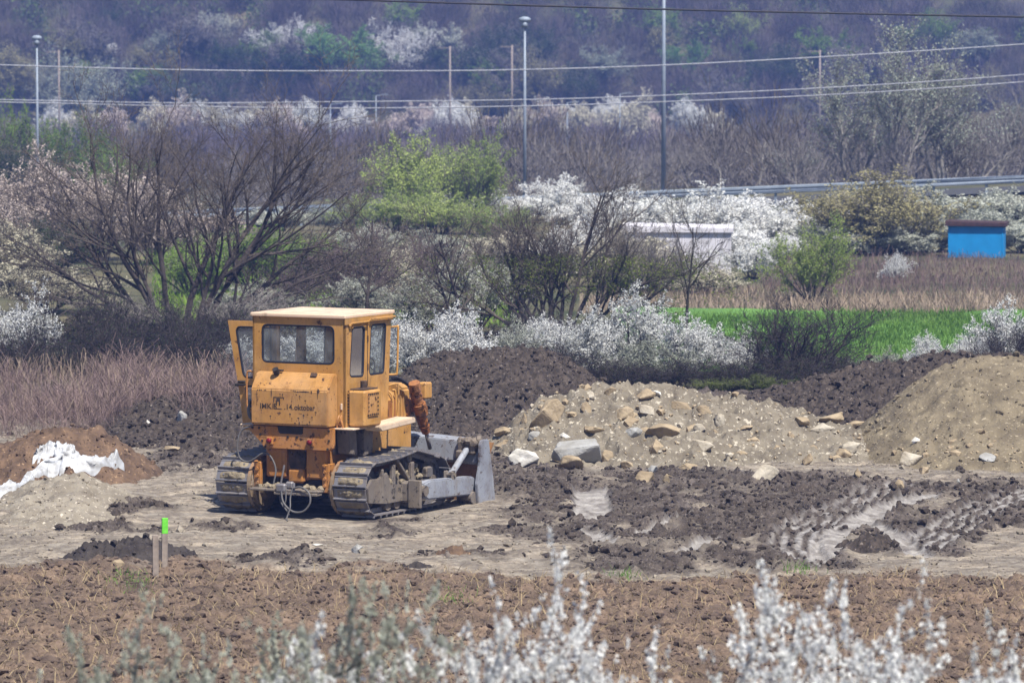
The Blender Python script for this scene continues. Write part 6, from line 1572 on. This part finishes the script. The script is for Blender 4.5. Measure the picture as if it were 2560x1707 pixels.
merged('hillside_scrub', 'grey leafless scrub between the purple scrub of the far hillside', 'scrub', slope_specs(120, -150, 2710, 444, 469, 2, 4.5, 2.4, 4.4, 33), 'scrub_grey', 34, 600, .016)
# trees one can tell apart on the hillside
HILL = [(830, 60, 150, 'leaf_spring', 'largest fresh green tree on the far hillside, above the big bare tree'), (900, 95, 110, 'leaf_spring', 'smaller fresh green tree right of the largest green hillside tree'),
        (420, 75, 110, 'leaf_pale', 'pale green tree on the far hillside left of the largest green tree'), (590, 100, 120, 'leaf_dark', 'dark green tree on the far hillside left of the largest green tree'),
        (190, 125, 170, 'leaf_pale', 'dull pale green tree by the left lamp post'), (690, 120, 130, 'leaf_dark', 'dark green tree directly below the largest green hillside tree'),
        (1850, 12, 80, 'leaf_willow', 'yellow-green tree on the far hillside right of the thickest lamp post'), (1640, 60, 70, 'leaf_olive', 'olive tree on the far hillside left of the thickest lamp post'), (1720, 100, 90, 'leaf_spring', 'green tree on the far hillside right of the thickest lamp post, below the yellow-green one'),
        (1000, 60, 120, 'blossom', 'white flowering tree on the far hillside right of the large green tree'), (1100, 55, 110, 'blossom_green', 'greyish flowering tree on the far hillside left of the middle lamp head'), (1220, 90, 130, 'leaf_dark', 'dark green tree left of the middle lamp head'), (540, 30, 110, 'blossom_green', 'greyish flowering tree at the top of the far hillside at left'), (680, 60, 90, 'blossom', 'white flowering tree left of the largest green hillside tree'), (760, 45, 80, 'blossom', 'white flowering tree touching the largest green hillside tree'),
        (1500, 115, 120, 'leaf_pale', 'pale green tree between the middle and the thickest lamp post'), (1950, 110, 120, 'leaf_dark', 'dark green tree left of the tall pale tree'), (2450, 70, 110, 'leaf_pale', 'pale green tree on the far hillside at the right'), (250, 95, 60, 'blossom', 'small white flowering tree on the far hillside at left'), (1330, 70, 110, 'leaf_dark', 'dark green tree right of the middle lamp head')]
for i, (px, top, w, lm, lab) in enumerate(HILL):
    ys_ = np.arange(440, 480, .5); hh = H - ys_ * (top - HY) / FPX - base_z((px - 1280) / FPX * ys_, ys_)
    Y = float(ys_[np.argmin(np.abs(hh - max(w * 1.1 / FPX * 470, 4.2)))])
    plant(['crowned0', 'leafy1', 'crowned1', 'crowned2', 'leafy2'][i % 5], 'hillside_tree', lab, 'tree', 'trees on the far hillside', px, top, Y, w * 1.3, swap={'crown': lm, 'leaves': lm})
rr3 = random.Random(8)
for i in range(44):
    px, top = rr3.uniform(-20, 2580), rr3.uniform(-5, 190); w = rr3.uniform(70, 150)
    k = rr3.randrange(4); lm = ['leaf_dark', 'scrub_grey', 'leaf_olive', 'leaf_green'][k]
    ys_ = np.arange(440, 480, .5); hh = H - ys_ * (top - HY) / FPX - base_z((px - 1280) / FPX * ys_, ys_)
    Y = float(ys_[np.argmin(np.abs(hh - max(w * 1.1 / FPX * 470, 3.6)))])
    nm = ['dark green', 'grey', 'olive', 'dull green'][k]
    plant(['crowned0', 'leafy1', 'crowned1', 'leafy0'][i % 4], 'hillside_tree', 'one of the many %s trees standing in the purple scrub of the far hillside' % nm, 'tree', nm + ' trees in the scrub of the far hillside', px, top, Y, w * 1.2, swap={'crown': lm, 'leaves': lm})
plant('sparse0', 'pale_tree', 'sparse pale green tree leaning at the left side of the tallest pale tree', 'tree', None, 2140, 130, 199, 280, swap={'crown': 'leaf_pale'})
plant('sparse1', 'pale_tree', 'sparse pale green tree at the right side of the tallest pale tree', 'tree', None, 2350, 150, 201, 280, swap={'crown': 'leaf_pale'})
plant('sparse2', 'pale_tree', 'tall sparse pale green tree rising over the hedge at the right, above the olive bush', 'tree', None, 2250, 45, 198, 330, swap={'crown': 'leaf_pale'})
for i, (px, top, w, Y) in enumerate([(1900, 300, 200, 205), (1990, 270, 190, 212), (2080, 250, 200, 208), (2340, 215, 220, 206), (2420, 230, 200, 214), (2500, 190, 220, 208), (2580, 160, 200, 204), (1800, 330, 190, 210), (1720, 350, 170, 214), (2150, 310, 190, 204), (2290, 330, 200, 203), (2460, 330, 190, 203), (1600, 380, 160, 212), (1500, 395, 160, 214)]):
    plant('small_tree%d' % (i % 3), 'bare_tree', 'one of the grey leafless young trees on the bank behind the guard rail at right', 'tree', 'grey leafless young trees on the bank', px, top, Y, w, swap={'twigs': 'twig_grey', 'trunk': 'bark_pale'})
for i, (px, top, w, Y) in enumerate([(2370, 260, 200, 215), (2560, 250, 200, 218), (2000, 360, 180, 216)]):
    plant('sparse%d' % (i % 3), 'pale_tree', 'one of the thin greenish young trees on the bank at right', 'tree', 'thin greenish young trees on the bank', px, top, Y, w, swap={'crown': 'leaf_pale'})
# white flowering shrubs lining the terrace
for i in range(34):
    px = [150, 215, 275, 330, 385, 430, 475, 520, 560, 600, 650, 700, 760, 820, 1080, 1120, 1160, 1210, 1260, 1310, 1360, 1400, 1440, 1490, 1530, 1580, 1620, 880, 950, 1015, 1720, 1770, 2330, 2520][i]
    if i % 5 == 3: continue
    top = 250 + rr2.uniform(-8, 26) - (28 if 390 < px < 470 else 0) - (18 if 500 < px < 560 else 0) - (14 if 1460 < px < 1600 else 0)
    plant('froth%d' % (i % 4), 'blossoming_shrub', 'one of the white flowering shrubs lining the far terrace', 'shrub', 'white flowering shrubs lining the far terrace', px, top, 440 + rr2.uniform(-5, 3), rr2.uniform(100, 140), swap={'twigs': 'twig_grey', 'blossom': ['blossom', 'blossom_cream', 'blossom_pink'][i % 3]})
for i, (px, top, w, lm, lab) in enumerate([(40, 312, 170, 'leaf_dark', 'dark bush at the left edge above the pinkish trees'), (280, 365, 150, 'leaf_green', 'green bush behind the upper left stems of the big bare tree'), (190, 285, 200, 'leaf_green', 'grass-green bush on the bank right of the left lamp post'), (60, 230, 140, 'leaf_green', 'flat green bush at the left edge below the left lamp post head')]):
    plant('leafy%d' % (i % 3), 'green_bush', lab, 'bush', 'green bushes on the bank at left', px, top, 196 + 6 * i, w, swap={'leaves': lm})

# ------------------------------------------------------------------ air
bm = bmesh.new()
bmesh.ops.create_cube(bm, size=1, matrix=Matrix.Translation((0, 330, 50)) @ Matrix.Diagonal((1500, 2440, 128, 1)))
hm_ = bpy.data.materials.new('haze'); hm_.use_nodes = True
nt = hm_.node_tree; nt.nodes.remove(nt.nodes['Principled BSDF'])
pv = nt.nodes.new('ShaderNodeVolumePrincipled'); pv.inputs['Color'].default_value = (.24, .40, 1, 1); pv.inputs['Density'].default_value = .0006; pv.inputs['Anisotropy'].default_value = .2
nt.links.new(pv.outputs[0], nt.nodes['Material Output'].inputs['Volume'])
HAZE = bm_obj('haze', bm, hm_); tag(HAZE, 'bluish haze', 'haze', kind='stuff')
del HAZE['category'], HAZE['label']
